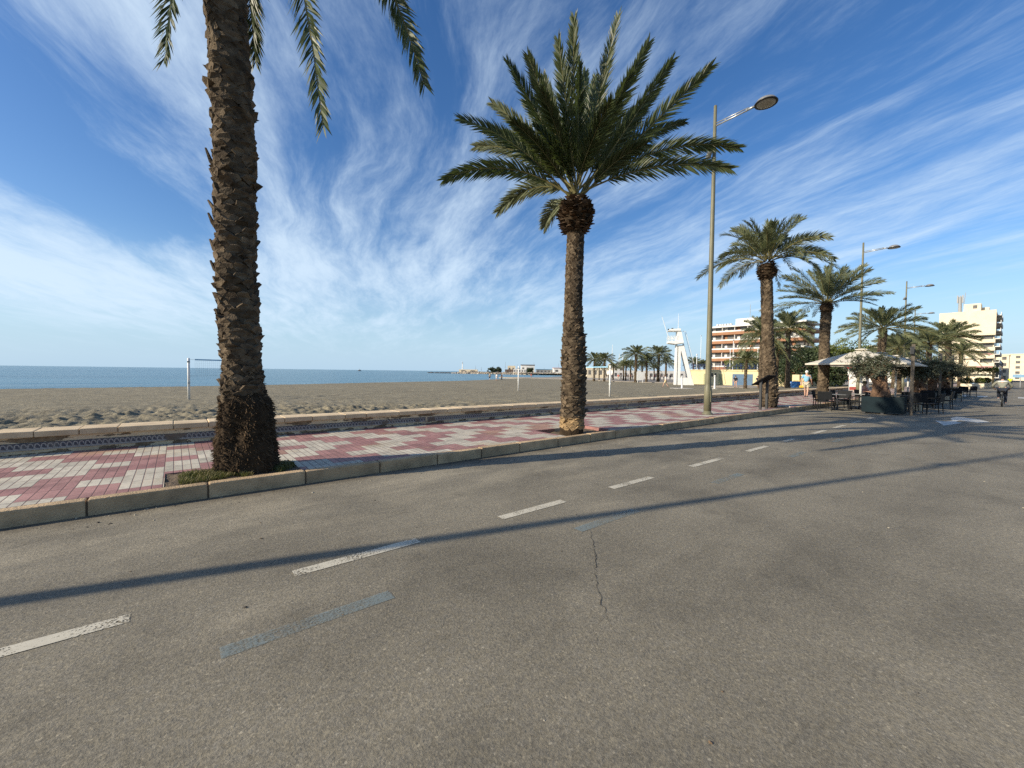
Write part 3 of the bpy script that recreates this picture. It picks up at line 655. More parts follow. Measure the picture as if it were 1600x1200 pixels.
for x, y, sc, h, lb in [(49.5, 17.8, (.85, .85, 1.22), 0, 'beach palm with yellowish arching fronds hidden behind the trunk by the information stand'),
                        (54.0, 16.6, (1.0, 1.0, 1.36), 0, 'tall dark-trunked beach palm between the information stand and the man in blue'),
                        (56.0, 18.4, .86, 0, 'squat bushy beach palm with hanging fronds beside the dark-trunked one'),
                        (53.3, 20.8, .72, 0, 'small young palm standing alone on the sand in front of the yellow beach block')]:
    palm(lb, (x, y, sandz(x, y)-.03), T5, C6, B5, pr.uniform(0, 6), sc, 'palms on the beach sand')
# grove at the far end of the beach
FP = [(928, 596, 95, 1.02), (944, 597, 92, 1.0), (936, 594, 108, .7), (974, 595, 105, .8), (958, 594.5, 112, .72), (993, 598, 88, 1.22), (977.5, 596.5, 100, .78), (985, 595, 108, .85), (1003, 595, 106, .8), (1010, 598, 88, .92), (1028, 597.6, 92, 1.25), (1040, 596.4, 100, .95), (1022, 594.5, 112, .7), (1083, 594, 118, 1.05), (1100, 594, 118, .95), (1092, 593, 128, .9)]
nm = ['leftmost palm of the far beach grove, next to the second big trunk', 'second palm from the left in the far grove, behind the volleyball post', 'tiny palm between the two leftmost far palms', 'small palm left of the largest far palm', 'low palm just right of the volleyball post, far off',
      'largest pale-trunked palm in the middle of the far grove', 'small slim palm close left of the largest far palm', 'dim palm half behind the largest far palm', 'small palm tucked between the largest far palm and the dark one', 'dark dense palm right of the largest one in the far grove',
      'tall slender far palm left of the white lifeguard tower', 'short dark far palm touching the lifeguard tower on its left', 'little palm in the back row before the lifeguard tower', 'far palm seen just right of the lifeguard tower stairs', 'far palm beside the nearest lamp post, right of the tower', 'faint palm furthest back between tower and lamp post']
for (px, py, d, sc), lb in zip(FP, nm):
    p = at(px, py, d); palm(lb, (p.x, p.y, -.32), T5, C6 if d < 100 else C5, B5, pr.uniform(0, 6), sc, 'palms of the far beach grove')
# ================================================================== STREET FURNITURE, CAFE TERRACE, PEOPLE
METAL = mat('lamp_post_paint', (.165, .155, .095), (.125, .12, .075), scale=2.5, rough=.5, bump=.1, bscale=90)
GALV = mat('galvanised', (.42, .43, .42), (.34, .35, .34), scale=6, rough=.4, metal=.6)
DARK = mat('dark_metal', (.028, .030, .032), (.02, .021, .023), scale=8, rough=.45)
GLASS = mat('lamp_glass', (.42, .41, .37), (.34, .33, .3), scale=9, rough=.25)
# --- tall lamp posts
def make_lamp(h=10.85, fine=True):
    t = thing('street_lamp', '', 'street lamp', group='tall street lamps along the promenade kerb')
    mb = MB(); mb.lathe([(.125, 0), (.125, .95), (.105, 1.0), (.10, 1.1), (.078, 5.5), (.052, h-.02), (.03, h)], n=16); mb.lathe([(.19, 0), (.19, .03), (.14, .05), (.125, .12)], n=16); mb.build('pole', METAL, t, True)
    mb = MB(); mb.box(-.05, -.135, .45, .05, -.115, .85, bev=.006); mb.build('access_panel', METAL, t)
    mb = MB()
    za = h-.72
    mb.tube([(0, -.05, za), (0, -1.15, za+.05)], .026, 8); mb.tube([(0, -.05, za+.09), (0, -1.1, za+.12)], .018, 8)
    for i in range(3): mb.box(-.012, -.35-i*.34-.012, za+.01, .012, -.35-i*.34+.012, za+.12)
    mb.tube([(0, -1.05, za+.06), (0, -1.30, za+.07)], .04, 8); mb.build('arm', GALV, t, True)
    hd = MB(); hd.lathe([(.05, .18), (.16, .165), (.26, .11), (.315, .04), (.325, 0)][::-1], (0, -1.62, za), 22)
    head = hd.build('lamp_head', mat('lamp_housing', (.30, .30, .29), (.24, .24, .23), rough=.35, metal=.3), t, True)
    g = MB(); g.lathe([(.02, -.035), (.2, -.03), (.29, -.006), (.29, 0.0)], (0, -1.62, za), 22); g.build('diffuser', GLASS, head, True)
    g = MB(); g.lathe([(.295, -.012), (.33, -.012), (.337, .01), (.325, .022), (.295, .02)], (0, -1.62, za), 22); g.build('rim', DARK, head, True)
    g = MB(); zf = h-1.8
    Mx = Matrix.Translation((-.13, .16, zf)) @ Matrix.Rotation(R(35), 4, 'X') @ Matrix.Rotation(R(-20), 4, 'Y')
    g.lathe([(.05, -.12), (.085, -.1), (.085, .08), (.1, .12), (.1, .14)], n=12, M=Mx @ Matrix.Translation((0, 0, .1))); g.tube([(0, .04, zf), (-.1, .13, zf+.02)], .02, 6); g.build('floodlight', GALV, t, True)
    return t
L0 = make_lamp(); L0.location = (14.75, 7.0, PZ); L0['label'] = 'nearest tall street lamp with a round head, on the pavement past the second palm'
for x, y, lb in [(37.7, 7.2, 'second tall street lamp, rising behind the front white parasol'), (56.0, 7.25, 'third tall street lamp, thin and distant, above the row of palms'), (80.2, 9.4, 'furthest street lamp, only its head showing beside a palm crown'), (-8.3, 6.50, 'tall street lamp out of view whose shadow crosses the near road')]:
    copy_tree(L0, lb, (x, y, PZ), 0)
# --- information stand
t = thing('information_stand', 'black slanted information board on two posts in front of the third palm', 'sign', (19.1, 6.72, PZ), 0)
for s in (-.34, .34): mb = MB(); mb.box(s-.045, -.045, 0, s+.045, .045, 1.2, bev=.008); mb.build('post', DARK, t)
Mx = Matrix.Translation((0, 0, 1.21)) @ Matrix.Rotation(R(-34), 4, 'X')
mb = MB(); mb.box(-.5, -.36, -.022, .5, .36, .022, M=Mx, bev=.01); mb.box(-.47, -.33, .022, .47, .33, .026, M=Mx); mb.build('board', mat('matt_black', (.012, .012, .013), rough=.8, spec=.1), t)

# --- people
def skin(name, nodes, edges, m, sub=2):
    me = bpy.data.meshes.new(name); me.from_pydata([n[0] for n in nodes], edges, [])
    o = bpy.data.objects.new(name, me); COL.objects.link(o)
    md = o.modifiers.new('s', 'SKIN'); md.use_smooth_shade = True
    for i, n in enumerate(nodes):
        sv = me.skin_vertices[0].data[i]; r = n[1]; sv.radius = r if isinstance(r, tuple) else (r, r); sv.use_root = (i == 0)
    s2 = o.modifiers.new('u', 'SUBSURF'); s2.levels = sub; s2.render_levels = sub
    dg = bpy.context.evaluated_depsgraph_get(); r = bpy.data.meshes.new_from_object(o.evaluated_get(dg)); bpy.data.objects.remove(o); bpy.data.meshes.remove(me)
    r.name = name; r.materials.clear(); r.materials.append(m)
    for p in r.polygons: p.use_smooth = True
    return r
SKIN = mat('skin', (.52, .31, .22), (.46, .27, .19), scale=6, rough=.55)
def cloth(k, c): return mat('cloth_'+k, c, tuple(x*.8 for x in c), scale=9, rough=.85, bump=.3, bscale=25)
def human(label, loc, rz, J, shirt, trousers, hair=(.05, .035, .025), short=False, hat=None, shoe=(.05, .05, .05), group=None, sc=1.0, sleeves=True, cat='person', fine=True):
    """J: joints of the pose, facing +X, feet on z=0"""
    t = thing('person', label, cat, loc, rz, group, sc); g = {k: V(v) for k, v in J.items()}
    N, E = [], []
    def n(p, r): N.append((tuple(p), r)); return len(N)-1
    def link(a, b): E.append((a, b)); return b
    pel = n(g['pel'], (.12, .14)); a = link(pel, n(g['pel'].lerp(g['chest'], .45), (.11, .135))); ch = link(a, n(g['chest'], (.125, .16)))
    nb = link(ch, n(g['neck'], .06)); hd_ = (g['head']-g['neck']); hl = link(nb, n(g['neck']+hd_*.45, .062)); fw = V(J.get('face', (1, 0, 0))).normalized()
    hm = link(hl, n(g['head']+fw*.012, (.085, .078))); link(hm, n(g['head']+hd_.normalized()*.085, (.065, .06)))
    if fine: link(hl, n(g['neck']+hd_*.62+fw*.075, .022)); link(hm, n(g['head']-hd_.normalized()*.02+fw*.105, .014))
    S, T_ = [], []
    for s in ('l', 'r'):
        sh = link(ch, n(g['sh'+s], .062)); el = link(sh, n(g['el'+s], .043)); wr = link(el, n(g['wr'+s], .029)); fa = (g['wr'+s]-g['el'+s]).normalized(); pm_ = link(wr, n(g['wr'+s]+fa*.07, .032))
        if fine:
            sd_ = fa.cross(V((0, 0, 1))); sd_ = sd_.normalized() if sd_.length > .1 else V((0, 1, 0))
            for q, (o, l) in enumerate([(-.03, .075), (-.01, .09), (.012, .085), (.032, .065)]): k = link(pm_, n(g['wr'+s]+fa*.10+sd_*o, .010)); link(k, n(g['wr'+s]+fa*(.10+l)+sd_*o*1.1+fw*.012, .008))
            link(wr, n(g['wr'+s]+fa*.07-sd_*.055, .010))
        hp = link(pel, n(g['hp'+s], .092)); kn = link(hp, n(g['kn'+s], .057)); an = link(kn, n(g['an'+s], .038)); link(an, n(g['an'+s]+V(J.get('toe', (.13, 0, -.045))), .034))
    mobj('body', skin('body', N, E, SKIN), t)
    N, E = [], []
    pel = n(g['pel'], (.14, .165)); a = link(pel, n(g['pel'].lerp(g['chest'], .45), (.135, .16))); ch = link(a, n(g['chest'], (.145, .18))); link(ch, n(g['neck'].lerp(g['chest'], .35), .085))
    for s in ('l', 'r'):
        sh = link(ch, n(g['sh'+s], .08)); e = link(sh, n(g['sh'+s].lerp(g['el'+s], .75 if sleeves != 'long' else 1), .066))
        if sleeves == 'long': link(e, n(g['el'+s].lerp(g['wr'+s], .92), .045))
    mobj('shirt', skin('shirt', N, E, shirt), t)
    N, E = [], []
    pel = n(g['pel']+V((0, 0, .02)), (.138, .16)); ed = .8 if short else 1
    for s in ('l', 'r'):
        hp = link(pel, n(g['hp'+s], .108)); k = link(hp, n(g['hp'+s].lerp(g['kn'+s], ed), .085 if short else .075))
        if not short: link(k, n(g['kn'+s].lerp(g['an'+s], .92), .058))
    mobj('shorts' if short else 'trousers', skin('legwear', N, E, trousers), t)
    mb = MB(); up_ = hd_.normalized(); c = g['head']+up_*.035-fw*.018; mb.ball(c, .106, (1.02, .93, .98), 10)
    mobj('cap' if hat else 'hair', mb.mesh('hair', hat or mat('hair_%02d' % int(hair[0]*100), hair, rough=.7), True), t)
    if hat: pass
    for s in ('l', 'r'):
        mb = MB(); p = g['an'+s]+V(J.get('toe', (.13, 0, -.045)))*.45; mb.ball(p+V((0, 0, -.012)), .06, (2.1, .8, .75), 8); mb.build('shoe', mat('shoe_%02d' % int(shoe[0]*100), shoe, rough=.6), t, True)
    return t
def stand(stride=.22, arm=.16, lean=.03):
    return dict(pel=(0, 0, .95), chest=(lean, 0, 1.30), neck=(lean+.01, 0, 1.50), head=(lean+.03, 0, 1.64), shl=(lean, .19, 1.42), shr=(lean, -.19, 1.42), ell=(lean-.05-arm*.6, .25, 1.15), elr=(lean-.02+arm*.6, -.25, 1.15), wrl=(lean-arm*.8, .26, .92), wrr=(lean+.06+arm*1.3, -.24, .94),
                hpl=(0, .09, .90), hpr=(0, -.09, .90), knl=(.06+stride*.5, .10, .50), knr=(.02-stride*.25, -.10, .50), anl=(stride, .10, .075), anr=(-stride*1.0, -.10, .085))
SITJ = dict(pel=(0, 0, .54), chest=(-.04, 0, .90), neck=(-.02, 0, 1.09), head=(.01, 0, 1.23), shl=(-.03, .19, 1.01), shr=(-.03, -.19, 1.01), ell=(.10, .26, .78), elr=(.10, -.26, .78), wrl=(.33, .18, .80), wrr=(.33, -.18, .80), hpl=(.05, .09, .53), hpr=(.05, -.09, .53), knl=(.44, .11, .52), knr=(.44, -.11, .52), anl=(.42, .11, .08), anr=(.42, -.11, .08))
BIKEJ = dict(pel=(-.10, 0, .98), chest=(.16, 0, 1.30), neck=(.29, 0, 1.44), head=(.40, 0, 1.53), shl=(.20, .20, 1.38), shr=(.20, -.20, 1.38), ell=(.34, .36, 1.15), elr=(.34, -.36, 1.15), wrl=(.47, .30, 1.03), wrr=(.47, -.30, 1.03), hpl=(-.08, .10, .94), hpr=(-.08, -.10, .94), knl=(.26, .13, .74), knr=(.20, -.13, .56), anl=(.02, .13, .44), anr=(.04, -.13, .17), toe=(.14, 0, -.03))
WHITE = cloth('white', (.75, .74, .70)); KHAKI = cloth('khaki', (.48, .43, .33)); BLUE = cloth('sky', (.22, .45, .62)); BLACK = cloth('black', (.02, .021, .024)); PINK = cloth('pink', (.75, .42, .40)); NAVY = cloth('navy', (.016, .022, .036)); RED = cloth('red', (.5, .09, .07)); GREY = cloth('grey', (.3, .31, .32)); OLIVE = cloth('olive', (.24, .24, .19)); HIVIS = cloth('hivis', (.62, .75, .03))
human('man in a light blue shirt, khaki shorts and white cap walking away along the wall', (32.7, 8.95, PZ), R(4), stand(), BLUE, KHAKI, short=True, hat=WHITE, sc=1.0)
human('woman in a pink top and black shorts standing near the wall beyond the café terrace', (47.0, 10.9-1.5, PZ), R(200), stand(.05, .02), PINK, BLACK, short=True, shoe=(.6, .58, .55))
human('seated person with dark hair and pale pink top near the white parasol post', (28.35, 5.15, 0), R(-60), SITJ, PINK, KHAKI)
human('seated man in a dark shirt leaning over a terrace table behind the olive planter', (27.75, 4.55, 0), R(120), SITJ, BLACK, NAVY, hair=(.16, .12, .09))

# --- bicycles
RUB = mat('tyre_rubber', (.02, .02, .02), rough=.8)
def bike(label, loc, rz, frame_c=(.10, .11, .11)):
    t = thing('bicycle', label, 'bicycle', loc, rz); fm = mat('bike_paint_%02d' % int(frame_c[0]*100), frame_c, rough=.35, metal=.3)
    for x in (-.52, .53):
        mb = MB(); mb.lathe([(.004, -.02), (.03, -.02), (.03, .02), (.004, .02)], n=8, M=Matrix.Translation((x, 0, .34)) @ Matrix.Rotation(R(90), 4, 'X'))
        for k in range(14): a = k*pi/7; mb.tube([(x+.03*cos(a), 0, .34+.03*sin(a)), (x+.30*cos(a), 0, .34+.30*sin(a))], .0022, 3, cap=False)
        wl = mb.build('wheel', GALV, t)
        def ring(R_, r_, M2, nm): q = MB(); q.lathe([(R_-r_, -r_), (R_+r_*.4, -r_), (R_+r_, 0), (R_+r_*.4, r_), (R_-r_, r_), (R_-r_, -r_)], n=28, M=Matrix.Translation((x, 0, .34)) @ Matrix.Rotation(R(90), 4, 'X')); q.f = q.f[:-2]; q.m = q.m[:-2]; q.build(nm, M2, wl, True)
        ring(.322, .024, RUB, 'tyre'); ring(.298, .012, GALV, 'rim')
    mb = MB(); bb, st, hd_ = (-.08, 0, .30), (-.20, 0, .80), (.36, 0, .82)
    for a, b_ in ((bb, st), (st, hd_), (bb, (.37, 0, .72)), (bb, (-.52, .05, .34)), (bb, (-.52, -.05, .34)), ((-.19, 0, .74), (-.52, .05, .34)), ((-.19, 0, .74), (-.52, -.05, .34))): mb.tube([a, b_], .016, 6)
    mb.tube([hd_, (.36, 0, .93)], .02, 6); mb.tube([(.37, .045, .70), (.53, .05, .34)], .014, 6); mb.tube([(.37, -.045, .70), (.53, -.05, .34)], .014, 6); mb.build('frame', fm, t, True)
    mb = MB(); mb.box(-.33, -.07, .84, -.06, .07, .90, bev=.03); mb.tube([(-.20, 0, .78), (-.2, 0, .86)], .013, 6); mb.build('saddle', RUB, t)
    mb = MB(); mb.tube([(.40, .32, 1.0), (.42, .16, 1.01), (.39, 0, .98), (.42, -.16, 1.01), (.40, -.32, 1.0)], .013, 6); mb.tube([(.36, 0, .9), (.39, 0, .98)], .015, 6); mb.build('handlebar', DARK, t)
    mb = MB(); mb.tube([(-.08, .06, .30), (.0, .09, .42)], .012, 6); mb.tube([(-.08, -.06, .30), (-.02, -.09, .15)], .012, 6); mb.box(-.03, .08, .40, .08, .17, .425); mb.box(-.05, -.17, .13, .06, -.08, .155); mb.tube([(-.08, -.07, .3), (-.08, .07, .3)], .05, 10); mb.build('cranks', GALV, t)
    return t
bike('bicycle seen from behind, ridden up the road on the right', (36.0, .55, .004), R(2))
human('cyclist in a white-shouldered olive jacket and dark trousers riding away up the road', (36.0, .55, .0), R(2), BIKEJ, OLIVE, NAVY, hat=BLACK, sleeves='long', shoe=(.45, .45, .45))
mb = MB(); mb.ball((36.13, .55, 1.40), .1, (1.35, 2.05, .55), 12)
yk = mb.build('jacket_yoke', WHITE, bpy.data.objects[[o.name for o in COL.objects if o.get('label', '').startswith('cyclist')][0]], True)
yk.matrix_parent_inverse = (Matrix.Translation((36, .55, 0)) @ Matrix.Rotation(R(2), 4, 'Z')).inverted()

# --- cafe terrace
CH = mat('black_wicker', (.014, .015, .017), (.008, .009, .010), scale=30, rough=.65, spec=.15, bump=.5, bscale=160, dist=.004)
def make_chair():
    t = thing('terrace_chair', '', 'chair', group='black armchairs of the café terrace')
    mb = MB(); mb.box(-.25, -.26, .40, .25, .26, .45, bev=.018); mb.build('seat', CH, t)
    mb = MB(); Mx = Matrix.Translation((-.25, 0, .45)) @ Matrix.Rotation(R(-9), 4, 'Y'); mb.box(-.02, -.27, .06, .02, .27, .44, M=Mx, bev=.015); mb.tube([Mx @ V((0, -.25, -.05)), Mx @ V((0, -.25, .42))], .018, 6); mb.tube([Mx @ V((0, .25, -.05)), Mx @ V((0, .25, .42))], .018, 6); mb.build('backrest', CH, t)
    for sx, sy in ((.23, .25), (.23, -.25), (-.24, .25), (-.24, -.25)):
        mb = MB(); mb.tube([(sx, sy, .42), (sx*1.12, sy*1.06, 0)], [.02, .015], 6); mb.build('leg', CH, t)
    for s in (-1, 1):
        mb = MB(); mb.tube([(-.27, s*.27, .66), (.0, s*.285, .675), (.2, s*.28, .655), (.25, s*.27, .60), (.24, s*.26, .43)], .019, 6); mb.build('armrest', CH, t)
    return t
def make_table():
    t = thing('terrace_table', '', 'table', group='café terrace tables')
    mb = MB(); mb.box(-.36, -.36, .71, .36, .36, .74, bev=.01); mb.build('table_top', mat('table_laminate', (.085, .085, .085), (.06, .06, .06), rough=.3), t)
    mb = MB(); mb.tube([(0, 0, .71), (0, 0, .03)], .035, 8); mb.build('column', DARK, t)
    for a in range(4): mb = MB(); mb.box(0, -.025, 0, .3, .025, .035, M=Matrix.Rotation(R(45+90*a), 4, 'Z'), bev=.008); mb.build('foot', DARK, t)
    return t
ch0, tb0 = make_chair(), make_table(); used = [0, 0]
def chair(x, y, rz, lb):
    o = ch0 if not used[0] else copy_tree(ch0); used[0] = 1; o.location = (x, y, 0); o.rotation_euler = (0, 0, R(rz)); o['label'] = lb
def table(x, y, rz, lb):
    o = tb0 if not used[1] else copy_tree(tb0); used[1] = 1; o.location = (x, y, 0); o.rotation_euler = (0, 0, R(rz)); o['label'] = lb
table(24.15, 5.35, 5, 'square dark table among the chairs left of the white parasol post')
chair(23.15, 5.55, 4, 'black armchair with its back to the kerb end, leftmost of the terrace')
chair(24.2, 4.62, 92, 'black armchair seen side-on in front of the leftmost terrace table')
chair(25.1, 5.35, 182, 'black armchair behind the leftmost table, facing the camera')
chair(24.25, 6.02, -86, 'black armchair on the kerb side of the leftmost table')
table(25.75, 4.85, -4, 'dark table just left of the white parasol post')
chair(25.75, 4.12, 88, 'black armchair right beside the white parasol post, side-on')
chair(25.95, 5.65, -94, 'black armchair behind the table next to the parasol post')
table(27.95, 4.85, 8, 'dark table where the two seated guests sit')
chair(28.37, 5.18, -60, 'black armchair under the guest in the pale pink top')
chair(27.72, 4.53, 120, 'black armchair under the man in the dark shirt')
table(25.75, 3.1, 0, 'dark table directly right of the wooden lantern post')
chair(24.85, 2.75, 20, 'black armchair beside the big planter at the road edge')
chair(25.9, 2.35, 80, 'black armchair facing away from the road, right of the lantern post')
chair(26.7, 3.2, 176, 'black armchair behind the table right of the lantern post')
table(30.2, 3.1, 0, 'dark table between the first and second stone blocks')
chair(29.3, 2.9, 10, 'black armchair left of the table between the stone blocks')
chair(30.3, 2.35, 85, 'black armchair on the road side between the stone blocks')
chair(31.1, 3.1, 175, 'black armchair right of the table between the stone blocks')
table(39.5, 3.1, 0, 'dark table past the second wooden post')
chair(38.6, 3.0, 5, 'black armchair just past the second wooden post')
chair(40.3, 2.7, 150, 'black armchair at the table past the second wooden post')
table(50.0, 3.0, 0, 'last dark table at the far end of the terrace')
chair(49.1, 2.8, 10, 'black armchair left of the last terrace table')
chair(50.9, 2.5, 140, 'last black armchair at the far end of the terrace, by the road')
# parasols
CANV = mat('parasol_canvas', (.74, .69, .58), (.68, .63, .52), scale=2, rough=.85, bump=.15, bscale=120, trans=(.6, .55, .42))
WPOST = mat('white_post_paint', (.68, .67, .63), (.6, .59, .55), scale=3, rough=.45)
def make_parasol():
    t = thing('parasol', '', 'parasol', group='large white parasols of the café terrace')
    mb = MB(); mb.lathe([(.055, 0), (.055, 2.95)], n=12); mb.build('pole', WPOST, t, True)
    mb = MB(); mb.box(-.4, -.4, 0, .4, .4, .07, bev=.02); mb.build('base_plate', mat('ballast', (.2, .2, .19), rough=.9), t)
    mb = MB(); N = 10; hw, ze, za = 1.9, 2.22, 2.96
    def canopy(u_, v_): r = max(abs(u_), abs(v_)); edge = min(1, 1-abs(abs(u_)-abs(v_))); z = za-(za-ze)*r; return (u_*hw, v_*hw, z)
    M_ = 2*N+1; vs = [canopy(i/N-1, j/N-1) for i in range(M_) for j in range(M_)]
    fs = [(i*M_+j, (i+1)*M_+j, (i+1)*M_+j+1, i*M_+j+1) for i in range(M_-1) for j in range(M_-1)]
    low = [(x, y, z-.012) for x, y, z in vs]; o = len(vs); mb.add(vs+low, fs+[tuple(k+o for k in f[::-1]) for f in fs])
    rim = [(i, 0) for i in range(M_)]+[(M_-1, j) for j in range(1, M_)]+[(i, M_-1) for i in range(M_-2, -1, -1)]+[(0, j) for j in range(M_-2, 0, -1)]
    rv = []
    for k, (i, j) in enumerate(rim): x, y, z = vs[i*M_+j]; rv += [(x*1.002, y*1.002, z+.004), (x*1.004, y*1.004, z-.07)]
    n = len(rim); mb.add(rv, [(2*k, 2*((k+1) % n), 2*((k+1) % n)+1, 2*k+1) for k in range(n)])
    mb.build('canopy', CANV, t, True)
    mb = MB(); mb.lathe([(.36, 2.93), (.34, 2.96), (.10, 3.0), (.03, 3.01)], n=4, M=Matrix.Rotation(R(45), 4, 'Z')); mb.build('vent_cap', CANV, t)
    for k in range(8):
        a = R(45*k); L_ = hw*.97*(1.41 if k % 2 else 1); mb = MB(); mb.tube([(cos(a)*.06, sin(a)*.06, 2.86), (cos(a)*L_, sin(a)*L_, ze-.02)], .014, 5); mb.build('rib', GALV, t)
    return t
pa = make_parasol(); pa.location = (27.0, 5.05, 0); pa['label'] = 'large white parasol at the front left of the terrace, over the guests'
for x, lb in [(31.6, 'second white parasol, partly behind the olive tree and lantern post'), (36.4, 'third white parasol, behind the second wooden post'), (41.2, 'fourth white parasol, shaded, deep in the terrace'), (46.0, 'last white parasol at the far end of the terrace')]: copy_tree(pa, lb, (x, 5.05, 0), 0)
# planters with old olive trees
PLB = mat('planter_steel', (.007, .017, .022), (.005, .012, .016), scale=3, rough=.6, spec=.12)
OLBARK = mat('olive_bark', (.17, .10, .06), (.09, .055, .035), scale=9, rough=1, bump=1, bscale=25, dist=.03)
OLLEAF = mat('olive_leaf', (.085, .10, .06), (.15, .165, .115), scale=4, rough=.55, isl=.35, trans=(.1, .12, .05))
def make_planter():
    t = thing('planter', '', 'planter', group='dark steel planters along the terrace')
    mb = MB()
    for a in ((-.32, -.68, .07, .32, -.64, .73), (-.32, .64, .07, .32, .68, .73), (-.32, -.64, .07, -.28, .64, .73), (.28, -.64, .07, .32, .64, .73), (-.28, -.64, .07, .28, .64, .62)): mb.box(*a)
    mb.build('box', PLB, t)
    mb = MB(); mb.box(-.275, -.635, .62, .275, .635, .655); mb.build('soil_fill', SOIL, t)
    for s in (-.6, 0, .6): mb = MB(); mb.box(-.3, s-.05, 0, .3, s+.05, .07); mb.build('foot', DARK, t)
    return t
def olive(label, loc, seed, sc=1.0, dense=1.0):
    t = thing('olive_tree', label, 'olive tree', loc, 0, 'old olive trees in the terrace planters', sc); r_ = random.Random(seed); tips = []
    mb = MB()
    for i in range(5):
        a = r_.uniform(0, 6.28); p = [V((.14*cos(a), .2*sin(a), 0)), V((.16*cos(a+.5), .2*sin(a+.5), .32)), V((.12*cos(a+1.1)+r_.uniform(-.1, .1), .2*sin(a+1.1)+r_.uniform(-.15, .15), .68))]
        b2 = p[-1]+V((r_.uniform(-.3, .3), r_.uniform(-.5, .5), r_.uniform(.25, .5))); p.append(b2)
        mb.tube(p, [.17, .13, .10, .05], 8)
        for k in range(4):
            e = b2+V((r_.uniform(-.42, .42), r_.uniform(-.66, .66), r_.uniform(.0, .75))); mb.tube([b2, b2.lerp(e, .5)+V((0, 0, .1)), e], [.045, .028, .008], 5); tips += [e, b2.lerp(e, .6)]
    for i in range(26): a = r_.uniform(0, 6.28); z = r_.uniform(0, .6); mb.ball((.20*cos(a)*(1.1-z*.5), .27*sin(a)*(1.1-z*.5), z), r_.uniform(.04, .09), (1, 1, 1.3), 6, jit=.2, rnd=r_)
    mb.build('trunk', OLBARK, t, True)
    mb = MB()
    for e in tips:
        for q in range(int(10*dense)):
            d = V((r_.gauss(0, .26), r_.gauss(0, .30), r_.gauss(.05, .20))); a0 = e; a1 = e+d; mb.tube([a0, a1], [.004, .002], 3, 1, cap=False)
            for l in range(20):
                f = r_.uniform(.1, 1.1); p = a0.lerp(a1, f); dd = V((r_.gauss(0, 1), r_.gauss(0, 1), r_.gauss(.2, .8))).normalized(); s_ = dd.cross(V((r_.random(), r_.random(), r_.random()))).normalized()
                L_ = r_.uniform(.06, .115); mb.add([p, p+dd*L_*.5+s_*.016, p+dd*L_, p+dd*L_*.5-s_*.016], [(0, 1, 2, 3)])
    mb.build('crown', [OLLEAF, OLBARK], t)
    return t
pl0 = make_planter(); pl0.location = (23.45, 3.6, 0); pl0['label'] = 'long dark blue-green steel planter at the front of the terrace, holding the big olive tree'
olive('gnarled olive tree with a thick reddish trunk in the front planter of the terrace', (23.47, 3.72, .6), 3, 1.0)
for x, y, lb, l2, sd_ in [(32.3, 3.5, 'dark planter behind the first stone block', 'dark bushy olive right of the wooden lantern post', 7), (37.9, 3.6, 'dark planter behind the second wooden post', 'bushy olive behind the second wooden post', 9), (45.0, 3.5, 'dark planter near the far end of the terrace', 'dark upright olive near the far end of the terrace', 13)]:
    copy_tree(pl0, lb, (x, y, 0), 0); olive(l2, (x, y, .6), sd_, 1.05, 1.5)
# wooden lantern posts and stone blocks
WOOD = mat('weathered_wood', (.135, .115, .088), (.09, .075, .058), scale=14, rough=.9, bump=.5, bscale=50)
def post(x, y, h, lb):
    t = thing('lantern_post', lb, 'post', (x, y, 0), R(10), 'wooden posts along the terrace')
    mb = MB(); mb.box(-.055, -.055, 0, .055, .055, h, bev=.008); mb.build('post', WOOD, t)
    mb = MB(); mb.box(-.2, -.02, h-.42, -.055, .1, h-.18, bev=.01); mb.box(-.06, -.03, h-.2, -.05, .11, h-.1); mb.build('lantern', DARK, t)
post(23.65, 2.78, 2.95, 'weathered wooden post with a dark lantern at the corner of the front planter')
post(36.2, 3.02, 3.1, 'wooden post in the middle of the terrace row')
post(47.7, 3.3, 3.4, 'wooden post with lantern near the far end of the terrace')
post(60.0, 4.2, 3.4, 'thin furthest wooden post, just past the terrace')
BLK = mat('sandstone_block', (.50, .42, .29), (.4, .33, .23), scale=6, rough=.9, bump=.4, bscale=40)
for x, y, lb in [(27.4, 3.05, 'beige stone block right of the front lantern post'), (36.75, 2.85, 'beige stone block at the second wooden post'), (48.0, 2.95, 'beige stone block at the third wooden post')]:
    mb = MB(); mb.box(-.2, -.2, 0, .2, .2, .5, bev=.02); mb.box(-.215, -.215, .38, .215, .215, .44, bev=.01); o = mb.build('stone_block', BLK); o.location = (x, y, 0); tag(o, lb, 'block', 'stone blocks at the terrace posts')
# menu boards, closed parasols, no-entry sign
def board(px, d, lb, acc):
    p = at(px, 589, d); t = thing('menu_board', lb, 'menu board', (p.x, p.y, PZ if p.y > 6.3 else 0), R(10), 'menu boards at the terrace')
    mb = MB(); mb.box(-.03, -.28, .35, .03, .28, 1.9, bev=.01); mb.build('panel', WPOST, t)
    mb = MB(); mb.box(-.034, -.26, .38, -.03, .26, .62); mb.build('bottom_band', acc, t)
    mb = MB()
    for k in range(9): mb.box(-.036, -.2, .72+k*.11, -.0305, -.2+.15+.2*((k*7) % 5)/5, .735+k*.11)
    mb.build('text_lines', mat('print_grey', (.3, .3, .3), rough=.8), t)
    for s in (-.2, .2): mb = MB(); mb.box(-.02, s-.02, 0, .02, s+.02, .35); mb.build('leg', DARK, t)
board(1334.5, 31, 'white menu board with a dark red foot, left of the parasol post', mat('menu_red', (.3, .05, .04), rough=.6))
board(1350, 30, 'white menu board with a pale blue foot, right of the parasol post', mat('menu_blue', (.25, .45, .6), rough=.6))
